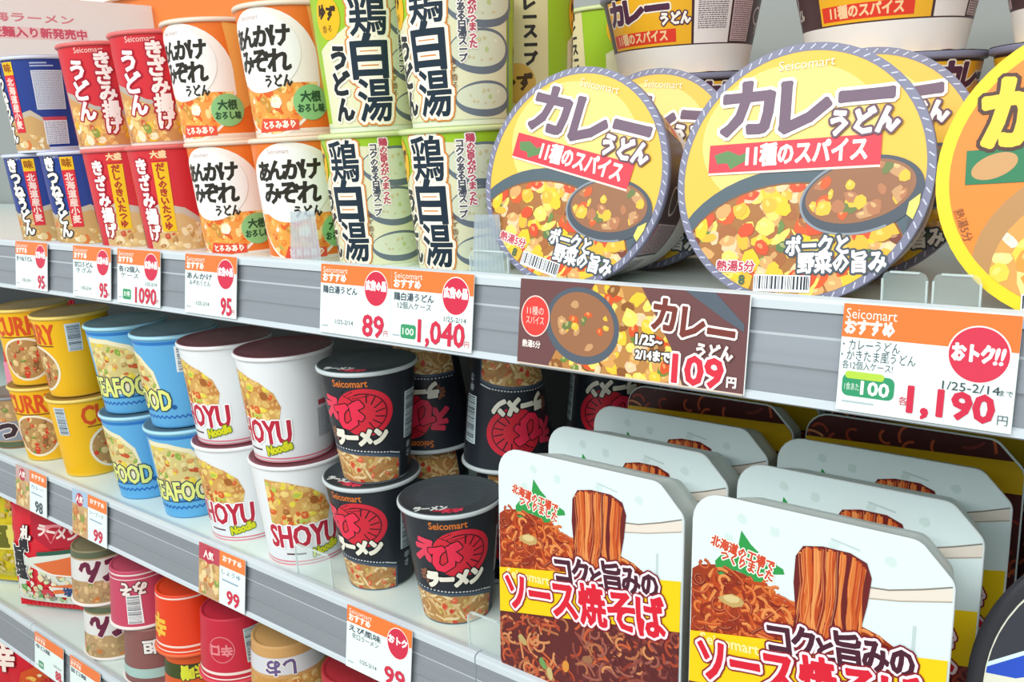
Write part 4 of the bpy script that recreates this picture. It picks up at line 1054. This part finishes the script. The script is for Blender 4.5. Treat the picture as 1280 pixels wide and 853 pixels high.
A.text('1/25-2/14', 60, 18.6, 3.9, '#36454e', 7, 0.12, 24); A.text('まで', 74.5, 17.7, 2.6, '#36454e', 7, 0.1)
A.text('各', 31.5, 8.2, 3.6, RD, 7, 0); A.text('1,190', 52, 8.8, 12.2, RD, 7, 0.75, 36.5); A.text('円', 74.2, 5.4, 4.2, '#55606a', 7, 0.15)
card('price_tag', 'large white and orange tag reading 1,190 near the right frame', -0.1468, 0.0780, 0.0535, ZA, A)
A = Art()   # wide curry banner
A.rect(0, 0, 154, 54, '#6f4a4a', 0)
reg = [(24, 0), (118, 0), (110, 20), (96, 42), (88, 54), (56, 54), (40, 30)]
A.food(reg, 110, 3.0, 6.2, CURRYFOOD, 1, 81, base='#b98448')
A.ell(48, 28, 27, 23, '#55606c', 4, rot=-14, n=40); A.ell(48, 29, 23.5, 19, '#9c6c4c', 5, rot=-14, n=40); A.food(ell_pts(48, 29, 20, 16, -14, 20), 14, 2.4, 4.4, [('#f0c040', 2), ('#d8602e', 2), ('#c99a6a', 3), ('#6f7d48', 1)], 5.5, 82)
A.ell(13, 31, 11.2, 13.0, '#f6d8cc', 6, n=36); A.ell(13, 31, 10.4, 12.2, '#e2443e', 7, n=36); A.text('11種の', 13, 34, 4.8, '#fbe2d4', 8, 0.25, 13); A.text('スパイス', 13, 28, 4.8, '#fbe2d4', 8, 0.25, 14)
A.text('熱湯5分', 11, 13, 4.0, '#f2e6e0', 7, 0.3, 14)
A.poly([(116, 54), (134, 54), (152, 38), (152, 34), (140, 40)], '#58636e', 3)
for ch, u, v, w in (('カ', 104, 38, 14), ('レ', 122, 35, 13.5), ('ー', 139, 31, 15)): A.text(ch, u, v, 17, '#7a3c34', 9, 1.0, w, rot=-3, outline=((1.3, '#fbf2e8'),))
A.text('うどん', 136, 21, 7.4, '#fbf4ec', 9, 0.5, 21, outline=((0.7, '#6f4a4a'),))
A.text('1/25~', 95, 24, 5.6, '#fbf6ee', 9, 0.4, 17, outline=((0.8, '#3a3434'),)); A.text('2/14まで', 98, 15, 5.6, '#fbf6ee', 9, 0.4, 22, outline=((0.8, '#3a3434'),))
A.text('109', 126.5, 10.0, 15.5, '#d83446', 9, 0.9, 30, outline=((1.4, '#fdf6f2'),)); A.text('円', 147, 6, 5.2, '#fbf4ee', 9, 0.35)
A.rect(0, 0, 154, 1.0, '#d8c8b8', 10)
card('promotion_banner', 'wide dark curry udon banner with a food picture reading 109', -0.3500, 0.1545, 0.0540, ZA, A, 'banner', group='')
def combo_art(w, h, price, seed, name, redtop):
    A = Art(); A.rect(0, 0, w, h, PAPER, 0)
    A.rect(0, 0, w * 0.46, h, '#c9a478', 1); A.food([(0.5, 2), (w * 0.46 - 0.5, 2), (w * 0.46 - 0.5, h * 0.66), (0.5, h * 0.66)], 40, 3, 6, [('#d8b070', 4), ('#e8d09a', 3), ('#c87a44', 2), ('#8aa04a', 1), ('#b8905c', 3)], 2, seed)
    A.rect(0, h * 0.68, w * 0.46, h, redtop, 2); A.ell(w * 0.22, h * 0.80, 9, 8, '#c03a4e', 5); A.text('人気', w * 0.22, h * 0.80, 7, '#fbeee6', 6, 0.5)
    A.rect(w * 0.46, h - 15, w, h, '#ee8240', 2); A.text('おすすめ', w * 0.73, h - 7, 5.4, '#fdeee2', 3, 0.4, w * 0.4)
    A.text(name, w * 0.71, h - 20.5, 4.6, '#5a7a9a', 3, 0.15, w * 0.4); A.rect(w * 0.52, h - 29, w * 0.86, h - 27.6, '#8aa4ba', 3)
    A.text(price, w * 0.76, 9.5, 13.5, RD if price != '98' else '#54606a', 6, 0.7, 20)
    return A
card('price_tag', 'picture price tag under the yellow curry cups, leftmost on the middle rail', -1.199, 0.086, 0.0535, ZB, combo_art(86, 53.5, '98', 91, 'カレー', '#c8a8a0'))
card('price_tag', 'picture price tag reading 99 between the yellow and blue cups', -1.046, 0.0815, 0.0545, ZB, combo_art(81.5, 54.5, '99', 92, 'シーフード', '#a9c4dc'))
card('price_tag', 'picture price tag reading 99 under the white soy sauce cups', -0.7795, 0.0775, 0.0535, ZB, combo_art(77.5, 53.5, '99', 93, 'しょうゆ', '#c04a5a'))
card('price_tag', 'white price tag reading 99 under the black shrimp ramen cups', -0.5565, 0.0775, 0.0545, ZB, price_art(77.5, 54.5, '99', 'えび風味', big=14.5, sub='辛口ラーメン', pw=23, ctext='おトク'))
card('price_tag', 'price tag on the lower rail at the bottom left', -1.243, 0.084, 0.0520, ZC, price_art(84, 52, '88', '辛口麺', big=12, circ=False, green='100'))
card('price_tag', 'price tag on the lower rail, second from the left frame', -1.140, 0.080, 0.0520, ZC, price_art(80, 52, '88', '旨口麺', big=12, circ=False))

# ------------------------------------------------------------------ clear plastic stops and films
def stopper(label, x, w, h, z, y=0.002, lean=0.0):
    t = thing('shelf_stopper', label, 'shelf stopper', (x, y, z), group='clear plastic stoppers')
    mb = MB(); r = 0.004; pts = [(0, 0), (w, 0), (w, h - r), (w - r * 0.3, h - r * 0.3), (w - r, h), (r, h), (r * 0.3, h - r * 0.3), (0, h - r)]
    mb.prism(pts, 0, 0.0012, CLEAR); mb.build('clear_panel', t)
    me = MB(); e = 0.0009
    me.box(0, -0.0003, 0, e, 0.0015, h - r, CLEAR_EDGE); me.box(w - e, -0.0003, 0, w, 0.0015, h - r, CLEAR_EDGE); me.box(r, -0.0003, h - e, w - r, 0.0015, h, CLEAR_EDGE)
    me.build('edge', t); return t
stopper('clear plastic stopper between the level curry bowl and the orange bowl, left one', -0.1335, 0.0215, 0.022, SA + 0.0002, 0.0105)
stopper('clear plastic stopper between the level curry bowl and the orange bowl, right one', -0.1100, 0.0215, 0.022, SA + 0.0002, 0.0105)
stopper('clear plastic stopper at the foot of the first curry bowl', -0.4040, 0.034, 0.022, SA + 0.0002, 0.0105)
stopper('clear plastic stopper in front of the bottom soy sauce cup', -0.6400, 0.050, 0.034, SB + 0.0002, 0.0105)
stopper('clear plastic stopper between the black cup and the white tray', -0.4280, 0.034, 0.034, SB + 0.0002, 0.0085)
def film(label, x, y, z, w, h, rz):
    mb = MB(); n = 16; rows = []
    for i in range(5):
        rows.append([(w * (k / n - 0.5) * (1 - 0.06 * i), 0.0012 * (k % 2) + 0.0006 * i, h * i / 4) for k in range(n + 1)])
    mb.grid(rows, FILM, False, False); mb.grid([[(p[0], p[1] + 0.0004, p[2]) for p in r][::-1] for r in rows], FILM, False, False)
    o = mb.build('plastic_film', None, (x, y, z)); o.rotation_euler = (0, 0, rz); return tag(o, label, 'plastic film', 'loose wrapping films')
film('ribbed clear film strip between the lower green cup and the curry bowl', -0.3890, 0.012, SA + 0.0005, 0.024, 0.045, 0.3)
film('ribbed clear film strip in front of the lower orange cup', -0.5820, 0.012, SA + 0.0005, 0.030, 0.045, 0.3)

# ------------------------------------------------------------------ sign board at the far left
A = Art()
A.rect(0, 0, 420, 110, '#f3f7f8', 0); A.text('北海ラーメン', 205, 77, 12, '#e08a9a', 1, 0.5, 150); A.rect(70, 46, 300, 64, '#f6dde0', 1); A.text('十勝もち麦麺入り新発売中', 185, 55, 13, '#d8607a', 2, 0.8, 225)
mb = MB(); mb.box(0, 0, 0, 0.004, 0.42, 0.11, M('#f3f7f8')); mb.art(A, lambda u, v, l: (0.004 + l, u / 1000, v / 1000), None, 0.3)
o = mb.build('sign_board', None, (-1.50, 0.035, 1.535)); tag(o, 'white sign board with pink lettering above the navy cups', 'sign')
